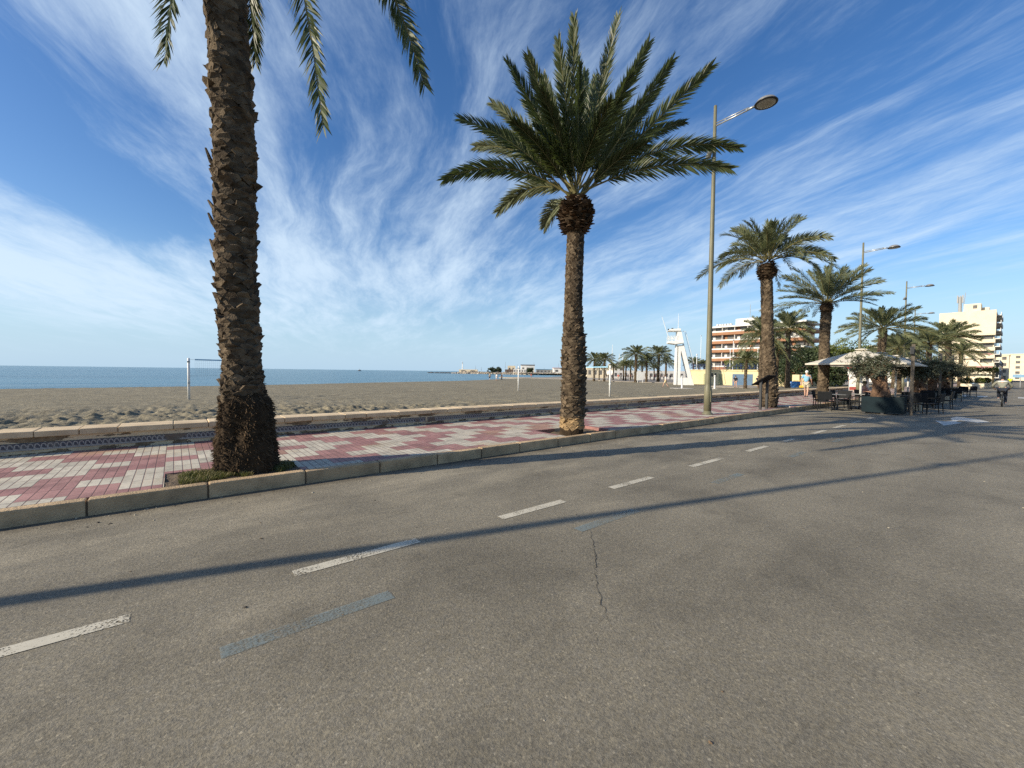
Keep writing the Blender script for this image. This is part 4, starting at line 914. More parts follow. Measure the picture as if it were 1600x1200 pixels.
for px, lb in ((1313.5, 'closed white parasol, left one of the pair behind the terrace'), (1321, 'closed white parasol, right one of the pair behind the terrace')):
    p = at(px, 589, 38); t = thing('closed_parasol', lb, 'parasol', (p.x, min(p.y, 9.7), PZ), 0, 'pair of closed parasols')
    mb = MB(); mb.lathe([(.028, 0), (.028, 2.75)], n=8); mb.build('pole', GALV, t, True)
    mb = MB(); mb.lathe([(.13, 1.5), (.16, 1.6), (.13, 2.1), (.10, 2.5), (.04, 2.72)], n=9); mb.build('folded_canopy', WPOST, t)
p = at(1327, 589, 37); t = thing('road_sign', 'round red no-entry sign on a thin pole behind the terrace chairs', 'road sign', (p.x, p.y, PZ), YAW+R(-8))
mb = MB(); mb.tube([(0, 0, 0), (0, 0, 2.6)], .03, 8); mb.build('pole', GALV, t)
Mx = Matrix.Translation((-.04, 0, 2.35)) @ Matrix.Rotation(R(-90), 4, 'Y')
mb = MB(); mb.lathe([(.30, 0), (.30, .012)], n=24, M=Mx); mb.build('disc', mat('sign_red', (.55, .03, .03), rough=.4), t)
mb = MB(); mb.box(-.060, -.21, 2.31, -.054, .21, 2.39); mb.build('bar', WPOST, t)
# cables strung over the terrace
mb = MB()
for a, b_, sg in [((23.65, 2.78, 2.9), (36.2, 3.02, 3.05), .35), ((36.2, 3.02, 3.05), (47.7, 3.3, 3.35), .3)]:
    mb.tube([V(a).lerp(V(b_), i/14)-V((0, 0, sg*4*(i/14)*(1-i/14))) for i in range(15)], .006, 4)
tag(mb.build('light_cable', DARK), 'thin sagging cable strung between the wooden terrace posts', 'cable')
mb = MB(); a, b_ = V((37.7, 7.2, 6.3)), V((238, 9, 14)); mb.tube([a.lerp(b_, i/30)-V((0, 0, 1.2*4*(i/30)*(1-i/30))) for i in range(31)], .012, 4)
tag(mb.build('overhead_wire', GALV), 'thin overhead wire from the second lamp towards the tower block', 'cable')
# ================================================================== BEACH THINGS AND THE FAR SIDE
WH = mat('white_paint', (.78, .78, .75), (.70, .70, .67), scale=2, rough=.6)
NET = mat('net_cord', (.42, .43, .42), rough=.8); TAPE = mat('blue_tape', (.34, .62, .82), rough=.6)
def vpost(px, d, h, lb):
    p = at(px, 600, d); z = sandz(p.x, p.y); t = thing('volleyball_post', lb, 'post', (p.x, p.y, z-.05), 0, 'white volleyball posts on the beach')
    mb = MB(); mb.lathe([(.065, 0), (.065, h), (.03, h+.02)], n=12); mb.build('pole', WH, t, True)
    mb = MB(); mb.box(-.07, -.09, h-.25, .07, .09, h-.15, bev=.01); mb.box(-.05, -.1, 1.0, .05, .1, 1.12, bev=.01); mb.build('bracket', GALV, t)
    return V((p.x, p.y, z))
def net(a, b, lb):
    t = thing('volleyball_net', lb, 'net', (a.x, a.y, a.z), 0, 'volleyball nets'); d = V((b.x-a.x, b.y-a.y, 0)); L_ = d.length; e = d.normalized(); zt, zb = 2.40, 1.42
    a0 = e*.35; a1 = d-e*.35
    mb = MB()
    for zz, rr in ((zt, .006), (zb, .006)): mb.tube([V((0, 0, zz)), a0+V((0, 0, zz)), a1+V((0, 0, zz)), d+V((0, 0, zz))], rr, 4)
    k = int((L_-.7)/.12)
    for i in range(k+1): q = a0.lerp(a1, i/k); mb.tube([q+V((0, 0, zb)), q+V((0, 0, zt))], .0022, 3, cap=False)
    for j in range(1, 9): zz = zb+(zt-zb)*j/9; mb.tube([a0+V((0, 0, zz)), a1+V((0, 0, zz))], .0022, 3, cap=False)
    mb.build('mesh', NET, t)
    nrm = V((-e.y, e.x, 0))*.006; mb = MB(); q = [a0+V((0, 0, zt-.04)), a1+V((0, 0, zt-.04)), a1+V((0, 0, zt+.04)), a0+V((0, 0, zt+.04))]
    mb.add([p+nrm for p in q]+[p-nrm for p in q], [(0, 1, 2, 3), (7, 6, 5, 4), (0, 4, 5, 1), (3, 2, 6, 7)]); mb.build('top_tape', TAPE, t)
a = vpost(295, 24.6, 2.52, 'white volleyball post on the lumpy sand left of the thick palm'); b = vpost(375, 27.5, 2.52, 'white volleyball post hidden behind the thick palm trunk'); net(a, b, 'volleyball net with a light blue top tape left of the thick palm')
vpost(810, 41.2, 2.5, 'white volleyball post on the open sand, left of the second palm trunk')
a = vpost(953, 33.4, 2.55, 'white volleyball post right of the second palm trunk'); b = vpost(882, 41, 2.5, 'white volleyball post hidden behind the second palm trunk'); net(a, b, 'volleyball net with a light blue top tape by the second palm trunk')
# lifeguard tower
p = at(1068, 601, 71.5); LT = thing('lifeguard_tower', 'white lifeguard tower with railed cabin, A-shaped leg, stairs and antenna', 'tower', (p.x, p.y, SZ), YAW-pi/2-R(14))
def prof(mb, pts, y0, y1):
    n = len(pts); mb.add([(x, y0, z) for x, z in pts]+[(x, y1, z) for x, z in pts], [tuple(range(n)), tuple(range(n, 2*n))[::-1]]+[(i, i+n, (i+1) % n+n, (i+1) % n) for i in range(n)])
cx_ = lambda c: (c-405)/99.0
cz_ = lambda c: (1105-c)/99.0
for y0, y1 in ((-.75, -.5), (.5, .75)):
    mb = MB()
    for q in ([(300, 1105), (340, 980), (340, 430), (300, 430)], [(300, 1105), (560, 1105), (522, 980), (340, 980)], [(460, 980), (522, 980), (385, 425), (345, 520)], [(340, 430), (385, 425), (345, 520), (340, 540)]): prof(mb, [(cx_(x), cz_(y)) for x, y in q], y0, y1)
    mb.build('side_frame', WH, LT)
mb = MB(); prof(mb, [(cx_(x), cz_(y)) for x, y in ((250, 1105), (283, 1105), (287, 420), (262, 420))], -.6, .6); mb.build('front_leg', WH, LT)
mb = MB(); prof(mb, [(cx_(x), cz_(y)) for x, y in ((130, 395), (250, 412), (372, 395), (372, 365), (130, 365))], -1.25, 1.25); mb.build('platform', WH, LT)
mb = MB(); prof(mb, [(cx_(x), cz_(y)) for x, y in ((272, 365), (372, 365), (335, 190), (275, 190))], -1.1, 1.1); mb.build('cabin', WH, LT)
mb = MB(); prof(mb, [(cx_(x), cz_(y)) for x, y in ((130, 186), (322, 190), (322, 150), (150, 160))], -1.3, 1.3); mb.build('roof', WH, LT)
mb = MB()
for y in (-1.2, 1.2):
    for zc in (275, 300, 325): mb.tube([(cx_(135), y, cz_(zc)), (cx_(272), y, cz_(zc))], .03, 5)
    for xc in (135, 180, 225): mb.tube([(cx_(xc), y, cz_(365)), (cx_(xc), y, cz_(272))], .03, 5)
for zc in (275, 300, 325): mb.tube([(cx_(135), -1.2, cz_(zc)), (cx_(135), 1.2, cz_(zc))], .03, 5)
mb.build('railing', WH, LT)
mb = MB()
for y in (-.45, .45): mb.tube([(cx_(375), y, cz_(370)), (cx_(555), y, cz_(1100))], .05, 6)
for i in range(24): f = (i+.5)/24; x, z = cx_(375+180*f), cz_(370+730*f); mb.box(x-.1, -.45, z-.02, x+.12, .45, z+.02)
for y in (-.5, .5):
    mb.tube([(cx_(372), y, cz_(190)), (cx_(410), y, cz_(190)), (cx_(550), y, cz_(730)), (cx_(470), y, cz_(750))], .035, 5)
mb.build('stairs', WH, LT)
mb = MB(); mb.tube([(cx_(298), 0, cz_(150)), (cx_(300), 0, cz_(-115))], [.05, .02], 6); mb.build('antenna', WH, LT)
mb = MB(); mb.tube([(cx_(132), -1.2, cz_(300)), (cx_(35), -1.2, cz_(0)), (cx_(15), -1.2, cz_(-70))], [.05, .04, .02], 6); mb.build('flag_pole', WH, LT)
mb = MB(); mb.lathe([(.12, 0), (.16, .15), (.16, .3)], (cx_(205), 0, cz_(160)), 8); mb.lathe([(.1, 0), (.12, .15), (.04, .25)], (cx_(140), 0, cz_(165)), 8); mb.build('loudspeaker', DARK, LT)
# yellow beach block
YEL = mat('yellow_render', (.66, .57, .34), (.58, .49, .29), scale=.8, rough=.9, lo=.3, hi=.7); BLUEM = mat('blue_shutter', (.075, .15, .25), (.06, .12, .2), scale=2, rough=.5); BRAIL = mat('blue_rail', (.06, .10, .28), rough=.5)
YB = thing('beach_block', 'low yellow beach service block with a blue roller door and blue roof railing', 'building', (76, 32, SZ))
mb = MB(); mb.box(0, -5.2, 0, 9, 8, 2.55); mb.box(-.12, -5.3, 2.55, 9, 8.1, 2.75); child_ = mb.build('wall', YEL, YB)
mb = MB(); mb.box(-.035, -3.5, 0.02, .02, -.2, 2.0)
for i in range(12): mb.box(-.05, -3.5, .1+i*.16, -.03, -.2, .13+i*.16)
mb.build('roller_door', BLUEM, YB)
for y0, y1 in ((4.1, 4.9), (1.5, 2.2)): mb = MB(); mb.box(-.03, y0, 0.02, .02, y1, 2.0); mb.build('door', mat('olive_door', (.34, .34, .19), rough=.7), YB)
for y0 in (3.2, 2.6): mb = MB(); mb.box(-.03, y0, 1.5, .02, y0+.3, 2.1); mb.build('vent', DARK, YB)
mb = MB()
for i in range(19): mb.tube([(.1, -5.1+i*.72, 2.75), (.1, -5.1+i*.72, 3.75)], .03, 4)
for z in (3.0, 3.25, 3.5, 3.75): mb.tube([(.1, -5.1, z), (.1, 8, z)], .022, 4)
mb.build('railing', BRAIL, YB)
mb = MB(); prof(mb, [(0, 0), (0, 1.95), (0.2, 2.0), (6, 2.0), (6, 0)], -12, -5.35); YB2 = mb.build('low_annex', YEL, YB)
mb = MB()
for i in range(9): mb.box(.3, -5.4-i*.28, 2.0, 2.2, -5.4-(i+1)*.28, 2.72-i*.08)
mb.tube([(.25, -5.4, 3.6), (.25, -8.2, 2.5)], .04, 5); mb.tube([(.25, -5.4, 3.1), (.25, -8.2, 2.1)], .03, 5)
mb.build('stairs', GALV, YB)
for px, d, h, lb in [(1140, 84, 7.0, 'white light pole on the yellow block, left of two'), (1144.5, 84, 9.0, 'taller white light pole beside the one on the yellow block'), (1183, 80, 6.9, 'white light pole seen just left of the third palm trunk'), (1088, 84, 6.0, 'white pole between lifeguard tower and nearest lamp'), (1094, 130, 14, 'thin floodlight mast behind the lifeguard tower')]:
    p = at(px, 590, d); mb = MB(); mb.lathe([(.09, 0), (.07, h*.6), (.05, h)], n=8); mb.box(-.25, -.06, h-.05, .25, .06, h+.15) if h > 8 else mb.box(-.09, -.09, h-.2, .09, .09, h+.1)
    o = mb.build('light_pole', WH, None, True); o.location = (p.x, p.y, -.4); tag(o, lb, 'pole', 'white light poles')
for px, py, lb in ((1065.5, 607, 'white beach shower post on a round slab before the lifeguard tower'), (1116.5, 609, 'white beach shower post just right of the nearest lamp post')):
    p = gp(px, py, SZ); t = thing('beach_shower', lb, 'shower', (p.x, p.y, sandz(p.x, p.y)-.02), 0, 'white beach showers')
    mb = MB(); mb.lathe([(.13, 0), (.11, .1), (.09, 1.6), (.11, 1.65), (.05, 1.7)], n=10); mb.tube([(0, 0, 1.55), (-.25, 0, 1.6), (-.25, 0, 1.5)], .025, 6); mb.build('post', WH, t, True)
    mb = MB(); mb.lathe([(1.5 if px < 1100 else .5, -.05), (1.5 if px < 1100 else .5, .06)], n=20); mb.build('slab', mat('pale_concrete', (.5, .47, .41), rough=.9), t)
p = gp(1238, 605, .15); mb = MB(); mb.lathe([(.55, 0), (.62, .05), (.62, .25), (.6, .3), (.62, .35), (.62, .75), (.58, .8), (.5, .78)], n=18); o = mb.build('water_tub', mat('blue_plastic', (.04, .16, .42), (.03, .12, .33), rough=.4), None, True); o.location = (p.x, p.y, sandz(p.x, p.y)-.05); o.scale = (1.3, 1.3, 1); tag(o, 'round blue plastic tub on the sand beside the dark palm trunks', 'tub')
p = at(1251, 601, 50); mb = MB(); mb.box(-.5, -.7, 0, .5, .7, .35, bev=.08); mb.tube([(0, -.7, .3), (0, -.75, .8), (0, .75, .8), (0, .7, .3)], .05, 6); o = mb.build('beach_pedalo', mat('yellow_plastic', (.7, .42, .02), rough=.4)); o.location = (p.x, p.y, sandz(p.x, p.y)); tag(o, 'small yellow plastic float behind the man in blue', 'float')
for px, lb in ((1245, 'tall pale yellow wall pillar left of the man in blue'), (1251.5, 'pale yellow wall pillar directly behind the man in blue')):
    p = at(px, 600, 58); mb = MB(); mb.box(-.5, -.45, 0, .5, .45, 2.0, bev=.08); mb.box(-.5, -1.2, 0, .5, 1.2, 1.0, bev=.05); o = mb.build('wall_pillar', YEL); o.location = (p.x, p.y, -.3); tag(o, lb, 'pillar', 'yellow wall pillars at the beach steps')

# ---- bushes and trees beyond
def tree(label, loc, rx, ry, rz_, zc, seed, n, lm, th=None, leaf=.28, name='tree', group=None):
    t = thing(name, label, 'tree', loc, 0, group); r_ = random.Random(seed)
    mb = MB(); th = th or zc
    mb.tube([(0, 0, -.2), (.15, .1, th*.5), (0, .1, th)], [.28, .22, .14], 8)
    for i in range(7): a = r_.uniform(0, 6.28); mb.tube([(0, .1, th*.7), (cos(a)*rx*.35, sin(a)*ry*.35, th+rz_*.1), (cos(a)*rx*.7, sin(a)*ry*.7, th+rz_*r_.uniform(-.2, .5))], [.12, .08, .03], 5)
    mb.build('trunk', OLBARK, t, True)
    mb = MB(); cl = []
    for i in range(30):
        d = V((r_.gauss(0, 1), r_.gauss(0, 1), r_.gauss(0, 1))).normalized(); k = r_.uniform(.45, 1); cl.append((V((d.x*rx*k, d.y*ry*k, zc+d.z*rz_*k)), r_.uniform(.22, .42)*min(rx, ry, rz_*1.4)))
    for i in range(n):
        c, r = cl[r_.randrange(len(cl))]; d = V((r_.gauss(0, 1), r_.gauss(0, 1), r_.gauss(.15, 1))).normalized(); p = c+d*r*r_.uniform(.7, 1.08)
        q = (d+V((r_.gauss(0, .6), r_.gauss(0, .6), r_.gauss(0, .6)))).normalized(); s = q.cross(V((r_.random()-.5, r_.random()-.5, r_.random()))).normalized(); v_ = q.cross(s); L_ = leaf*r_.uniform(.5, 1.2)
        mb.add([p-s*L_*.5, p+v_*L_*.35, p+s*L_*.6, p-v_*L_*.3], [(0, 1, 2, 3)])
    mb.build('crown', lm, t)
PINE = mat('pine_foliage', (.15, .175, .035), (.10, .13, .028), scale=.9, rough=.7, isl=.35, trans=(.08, .1, .02)); BUSH = mat('dark_foliage', (.035, .055, .022), (.055, .075, .028), scale=.7, rough=.6, isl=.35, trans=(.04, .06, .015))
def treeat(label, px, d, rx, rz_, zc, seed, n, lm, leaf=.28): p = at(px, 590, d); tree(label, (p.x, p.y, -.3), rx, rx, rz_, zc, seed, n, lm, leaf=leaf)
treeat('wide round pine with bright olive-green crown behind the front parasol', 1314, 66, 4.4, 2.4, 4.6, 51, 9000, PINE, .3)
treeat('pine with rounded crown just left of the second lamp', 1348, 72, 3.6, 2.2, 4.6, 52, 6000, PINE, .3)
treeat('dark dense tree behind the slim neat palm', 1268, 60, 3.6, 2.4, 3.4, 53, 8000, BUSH, .28)
treeat('dark green bushy tree between the two beach palms', 1232, 66, 3.4, 2.6, 3.2, 54, 6000, BUSH, .28)
treeat('dark low shrubby tree under the front parasol edge', 1292, 58, 3.2, 1.7, 2.2, 55, 6000, BUSH, .26)
treeat('round green tree in front of the hotel behind the small young palm', 1160, 96, 3.9, 2.3, 4.0, 56, 6000, PINE, .34)
treeat('dark tree behind the third palm trunk, below the hotel', 1200, 84, 4.2, 2.8, 3.6, 57, 7000, BUSH, .32)
treeat('green tree behind the terrace palms, left of the tower block', 1385, 84, 4.6, 2.6, 4.4, 58, 6000, PINE, .34)
treeat('leafy tree behind the far terrace posts', 1440, 92, 4.6, 2.8, 4.0, 59, 6000, BUSH, .34)

# ---- hotel
def wallm(k, c, c2=None): return mat(k, c, c2 or tuple(x*.86 for x in c), scale=.5, rough=.9)
HW, BRICK, CREAM, RECESS, PANE = wallm('hotel_white', (.72, .70, .65)), wallm('brick_band', (.34, .175, .095), (.28, .14, .078)), wallm('cream_wall', (.70, .61, .45), (.64, .55, .40)), wallm('recess_wall', (.36, .26, .19)), mat('dark_glazing', (.09, .09, .09), (.16, .15, .14), scale=.8, rough=.15)
HT = thing('hotel', 'six storey hotel with brown brick balcony bands and white rails behind the beach block', 'building', (147.5, 41, -.2))
mb = MB(); mb.box(1.6, 1.6, 0, 15, 29, 18.1); mb.build('wall', RECESS, HT)
mb = MB(); mb.box(-.2, -.2, 18.1, 15.4, 29.2, 18.6); rf = mb.build('roof', HW, HT)
mb = MB(); mb.box(2, 14.5, 18.6, 12, 21, 20.9); mb.build('penthouse', HW, rf)
for i in range(6): mb = MB(); mb.box(1, 22+i*.9, 18.6, 1.8, 22.6+i*.9, 19.4); mb.build('roof_unit', HW, rf)
mb = MB(); mb.tube([(6, 18, 20.9), (6, 18, 26)], .08, 5); mb.build('antenna', GALV, rf)
for k in range(6):
    z = .4+k*3.02
    mb = MB(); mb.box(0, 0, z, .25, 29, z+.95); mb.box(.25, 0, z, 15, .25, z+.95); mb.box(.25, .25, z, 1.6, 29, z+.25); mb.box(1.6, .25, z, 15, 1.6, z+.25); bnd = mb.build('balcony_band', BRICK, HT)
    mb = MB(); mb.box(-.06, -.06, z+.95, .2, 29, z+1.42); mb.box(.2, -.06, z+.95, 15, .2, z+1.42)
    for i in range(7): mb.box(.25, 4.1+i*4.1, z+.95, 1.6, 4.25+i*4.1, z+3.02)
    mb.build('balcony_rail', HW, bnd)
    for i in range(7):
        mb = MB(); mb.box(1.54, .9+i*4.1, z+.4, 1.62, 2.9+i*4.1, z+2.7); w_ = mb.build('window', PANE, HT)
        mb = MB(); mb.box(1.48, 2.9+i*4.1, z+.4, 1.6, 4.0+i*4.1, z+2.8); mb.build('wall_panel', HW if (i+k) % 3 else BRICK, HT)
    for i in range(4): mb = MB(); mb.box(2.4+i*3.4, 1.54, z+1.3, 4.2+i*3.4, 1.62, z+2.6); mb.build('window', PANE, HT)
# ---- tower block
TB = thing('tower_block', 'cream nine storey tower block with a blank upper wall and shaded balconies on its right', 'building', (238, 5.9, 0))
mb = MB(); mb.box(1.5, .3, 0, 32, 14.6, 26.8); mb.build('wall', CREAM, TB)
mb = MB(); mb.box(-.3, .0, 18.3, 1.5, 14.9, 27.1); mb.box(1.5, .1, 26.8, 32, 14.9, 27.1); mb.build('upper_wall', CREAM, TB)
for k in range(6):
    z = 3.0+k*2.95; sh_ = 0 if k % 2 else .0
    mb = MB(); mb.box(-.25, 0, z, 0, 14.8, z+1.35); mb.box(0, 0, z, 1.5, 14.8, z+.2); mb.build('balcony', CREAM, TB)
    mb = MB(); mb.box(0, 3.6, z+1.35, 1.5, 14.8, z+2.3+.25*(k % 2)); mb.build('infill_wall', CREAM, TB)
    mb = MB(); mb.box(1.44, .6, z+.3, 1.52, 4.3, z+2.7); mb.build('window', PANE, TB)
mb = MB(); mb.box(-.1, .5, 9.6, 0, 4.2, 10.9); mb.box(-.32, .3, 5.0, -.25, 4.4, 6.0); mb.build('awning', mat('pink_awning', (.42, .22, .2), rough=.8), TB)
for k in range(9):
    z = 1.5+k*2.95
    mb = MB(); mb.box(2, -1.2, z, 31, .3, z+.25); mb.box(2, -1.2, z+.25, 12, -1.05, z+1.2); mb.box(17, -1.2, z+.25, 30, -1.05, z+1.2); mb.build('balcony', HW, TB)
    mb = MB(); mb.box(3, .22, z+.3, 11, .31, z+2.5); mb.box(18, .22, z+.3, 29, .31, z+2.5); mb.build('window', PANE, TB)
mb = MB(); mb.box(2, 4, 27.1, 9, 8.5, 30.2); mb.box(5, 2, 27.1, 9, 4, 28.8); mb.build('roof_room', CREAM, TB)
mb = MB(); mb.box(1.95, 5.0, 28.3, 2.0, 6.1, 29.6); mb.build('roof_window', PANE, TB)
mb = MB(); mb.tube([(3, 9.6, 27.1), (3, 9.6, 33.4)], .5, 8)
for a in (0, 120, 240): mb.box(3+cos(R(a))*.8-.2, 9.6+sin(R(a))*.8-.2, 31, 3+cos(R(a))*.8+.2, 9.6+sin(R(a))*.8+.2, 34)
mb.tube([(3, 8.6, 30), (3, 8.2, 35)], .1, 5); mb.build('mobile_mast', mat('mast_grey', (.35, .36, .36), rough=.6), TB)
# ---- street houses
def house(label, x0, y0, x1, y1, h, wm, rows, cols, side, lower=None):
    t = thing('house', label, 'building', (x0, y0, 0), 0, 'houses at the far end of the street'); X, Y = x1-x0, y1-y0
    mb = MB(); mb.box(0, 0, -.2, X, Y, h); mb.box(-.25, -.25, h, X+.1, Y+.1, h+.5); mb.build('wall', wm, t)
    for k in range(rows):
        z = 1.0+k*h/rows
        for i in range(cols):
            mb = MB()
            if side in 'xb': y = (i+.25)*Y/cols; mb.box(-.06, y, z, .04, y+Y/cols*.42, z+min(1.7, h/rows*.55))
            if side in 'yb': x = (i+.25)*X/cols; mb.box(x, -.06, z, x+X/cols*.42, .04, z+min(1.7, h/rows*.55))
            mb.build('window', PANE, t)
    mb = MB(); mb.box(X*.3, Y*.3, h+.5, X*.4, Y*.45, h+2.0); mb.box(X*.6, Y*.5, h+.5, X*.66, Y*.6, h+2.6); mb.build('chimney', CREAM, t)
house('long dark shaded house row at street level beyond the tower block', 275, 5.4, 345, 18, 8.8, wallm('shaded_brown', (.22, .17, .14)), 2, 12, 'y')
house('cream flat-roofed house far down the street above the dark row', 350, 3.5, 372, 22, 14.0, CREAM, 4, 5, 'b')
house('pale house closing the far end of the street', 440, -24, 462, 12, 17.5, CREAM, 5, 8, 'x')
house('white house with garden wall behind the far terrace palms', 172, 22, 190, 40, 9.5, HW, 3, 4, 'b')
# ---- roadside things at the far end: pergola, pots, scooter rider, car
p = at(1536, 598, 64); t = thing('pergola', 'light wooden pergola with green creeper at the far left of the street', 'pergola', (p.x, p.y, 0))
PW = mat('pergola_wood', (.42, .29, .13), (.34, .23, .1), scale=5, rough=.8)
for x, y in ((-1.6, -1), (-1.6, 1.6), (1.6, -1), (1.6, 1.6)): mb = MB(); mb.box(x-.09, y-.09, 0, x+.09, y+.09, 2.5); mb.build('post', PW, t)
mb = MB(); mb.box(-1.9, -1.1, 2.5, 1.9, -.95, 2.7); mb.box(-1.9, 1.5, 2.5, 1.9, 1.65, 2.7)
for i in range(8): mb.box(-1.7+i*.48, -1.3, 2.7, -1.62+i*.48, 1.9, 2.82)
mb.build('beams', PW, t)
mb = MB(); r_ = random.Random(5)
for i in range(2600):
    q = V((r_.uniform(-2, 2), r_.uniform(-1.5, 2), 2.85+r_.gauss(0, .13)-(.8*r_.random()**3 if r_.random() < .3 else 0))); a = V((r_.gauss(0, 1), r_.gauss(0, 1), r_.gauss(0, 1))).normalized()*.13; c = a.cross(V((.3, .2, 1))).normalized()*.06; mb.add([q-a, q+c, q+a, q-c], [(0, 1, 2, 3)])
mb.build('creeper', PINE, t)
def pot(px, d, w_, lb, sd_):
    p = at(px, 604, d); t = thing('plant_pot', lb, 'plant pot', (p.x, p.y, 0), 0, 'white plant pots at the far left of the street'); mb = MB(); mb.box(-w_/2, -w_/2, 0, w_/2, w_/2, .75, bev=.04); mb.build('tub', CREAM, t)
    mb = MB(); r_ = random.Random(sd_)
    for i in range(900):
        d_ = V((r_.gauss(0, 1), r_.gauss(0, 1), r_.gauss(.3, 1))).normalized(); q = V((0, 0, 1.15))+V((d_.x*w_*.6, d_.y*w_*.6, d_.z*.5))*r_.uniform(.5, 1); a = V((r_.gauss(0, 1), r_.gauss(0, 1), r_.gauss(0, 1))).normalized()*.09; c = a.cross(V((.3, .2, 1))).normalized()*.045; mb.add([q-a, q+c, q+a, q-c], [(0, 1, 2, 3)])
    mb.build('bush', PINE if sd_ % 2 else BUSH, t)
pot(1530, 60, 1.0, 'white square pot with a bright green bush before the pergola', 1); pot(1510, 57, 1.1, 'white pot with a dark bush past the last terrace chairs', 2); pot(1541, 66, 1.0, 'white pot right of the pergola, nearest the road', 3)
# scooter and rider
p = at(1578, 603.5, 76); t = thing('motor_scooter', 'dark motor scooter ridden away far up the road', 'scooter', (p.x, p.y, 0), R(2))
for x in (-.6, .62):
    mb = MB(); mb.lathe([(.05, -.06), (.22, -.06), (.26, 0), (.22, .06), (.05, .06)], n=14, M=Matrix.Translation((x, 0, .26)) @ Matrix.Rotation(R(90), 4, 'X')); mb.build('wheel', RUB, t, True)
mb = MB(); mb.box(-.85, -.19, .4, -.05, .19, .74, bev=.1); mb.box(-.1, -.16, .22, .4, .16, .32, bev=.04); mb.box(.38, -.22, .3, .5, .22, .98, bev=.05); mb.tube([(.44, 0, .95), (.40, 0, 1.08)], .04, 6); mb.build('body', DARK, t)
mb = MB(); mb.tube([(.36, .34, 1.08), (.40, 0, 1.08), (.36, -.34, 1.08)], .02, 6); mb.build('handlebar', DARK, t); mb = MB(); mb.box(-.8, -.16, .74, -.1, .16, .84, bev=.04); mb.build('saddle', RUB, t)
SCJ = dict(BIKEJ, pel=(-.42, 0, .92), chest=(-.34, 0, 1.27), neck=(-.31, 0, 1.47), head=(-.28, 0, 1.61), shl=(-.33, .2, 1.40), shr=(-.33, -.2, 1.40), ell=(-.12, .32, 1.18), elr=(-.12, -.32, 1.18), wrl=(.22, .32, 1.10), wrr=(.22, -.32, 1.10), hpl=(-.38, .1, .9), hpr=(-.38, -.1, .9), knl=(.05, .2, .8), knr=(.05, -.2, .8), anl=(.1, .2, .4), anr=(.1, -.2, .4))
human('scooter rider in a bright yellow hi-vis jacket and white helmet far up the road', (p.x, p.y, 0), R(2), SCJ, HIVIS, BLACK, hat=WHITE, sleeves=False)
# parked car
def car(label, loc, rz, paintc):
    t = thing('parked_car', label, 'car', loc, rz, 'cars parked far up the street'); cp = mat('car_paint_%02d' % int(paintc[0]*100), paintc, rough=.25, spec=.6)
    secs = [(-2.0, .35, .75, .70), (-1.95, .30, .95, .80), (-1.2, .25, .98, .84), (0, .22, .98, .86), (1.0, .24, .93, .84), (1.8, .28, .82, .78), (2.05, .36, .66, .66)]
    mb = MB(); vs = []
    for x, z0, z1, hw in secs: vs += [(x, -hw, z0), (x, -hw, (z0+z1)/2), (x, -hw*.93, z1), (x, hw*.93, z1), (x, hw, (z0+z1)/2), (x, hw, z0)]
    n = 6; mb.add(vs, [(i*n+j, i*n+(j+1) % n, (i+1)*n+(j+1) % n, (i+1)*n+j) for i in range(len(secs)-1) for j in range(n)]+[tuple(range(n))[::-1], tuple((len(secs)-1)*n+j for j in range(n))]); mb.build('body', cp, t, True)
    mb = MB(); g = [(-1.9, .95, .74), (-1.45, 1.40, .60), (.15, 1.43, .60), (.95, .94, .74)]
    vs = []
    for x, z, hw in g: vs += [(x, -hw, z), (x, hw, z)]
    mb.add(vs, [(0, 2, 3, 1), (2, 4, 5, 3), (4, 6, 7, 5), (0, 1, 7, 6), (0, 6, 4, 2), (1, 3, 5, 7)]); rf = mb.build('cabin', PANE, t)
    mb = MB(); mb.box(-1.42, -.6, 1.40, .17, .6, 1.46, bev=.02); mb.build('roof', cp, t)
    for x, y in ((-1.25, -.80), (1.3, -.80), (-1.25, .80), (1.3, .80)):
        mb = MB(); mb.lathe([(.05, -.1), (.27, -.1), (.31, -.06), (.31, .06), (.27, .1), (.05, .1)], n=16, M=Matrix.Translation((x, y, .31)) @ Matrix.Rotation(R(90), 4, 'X')); w_ = mb.build('wheel', RUB, t, True)
        mb = MB(); mb.lathe([(.18, -.105), (.18, .105)], n=12, M=Matrix.Translation((x, y, .31)) @ Matrix.Rotation(R(90), 4, 'X')); mb.build('rim', GALV, w_)
    for y in (-.6, .6): mb = MB(); mb.box(-2.03, y-.14, .72, -1.93, y+.14, .85, bev=.02); mb.build('tail_light', mat('tail_red', (.4, .02, .02), rough=.3), t)
car('pale silver car parked at the right edge, far up the street', (106, -1.5, 0), 0, (.55, .55, .54)); car('dark car parked at the far left kerb before the pergola', (122, 4.2, 0), 0, (.05, .055, .06)); car('white car glimpsed between the chairs and the yellow pillars', tuple(at(1283, 600, 66)[:2])+(-.2,), R(60), (.7, .7, .68))
p = at(1594, 600, 72); t = thing('parking_sign', 'light blue rectangular sign on a grey pole at the right edge', 'road sign', (p.x, p.y, 0), 0); mb = MB(); mb.tube([(0, 0, 0), (0, 0, 2.3)], .05, 6); mb.build('pole', GALV, t); mb = MB(); mb.box(-.04, -.9, 1.7, -.08, .9, 2.25, bev=.01); mb.build('panel', mat('sign_blue', (.20, .36, .52), rough=.5), t)

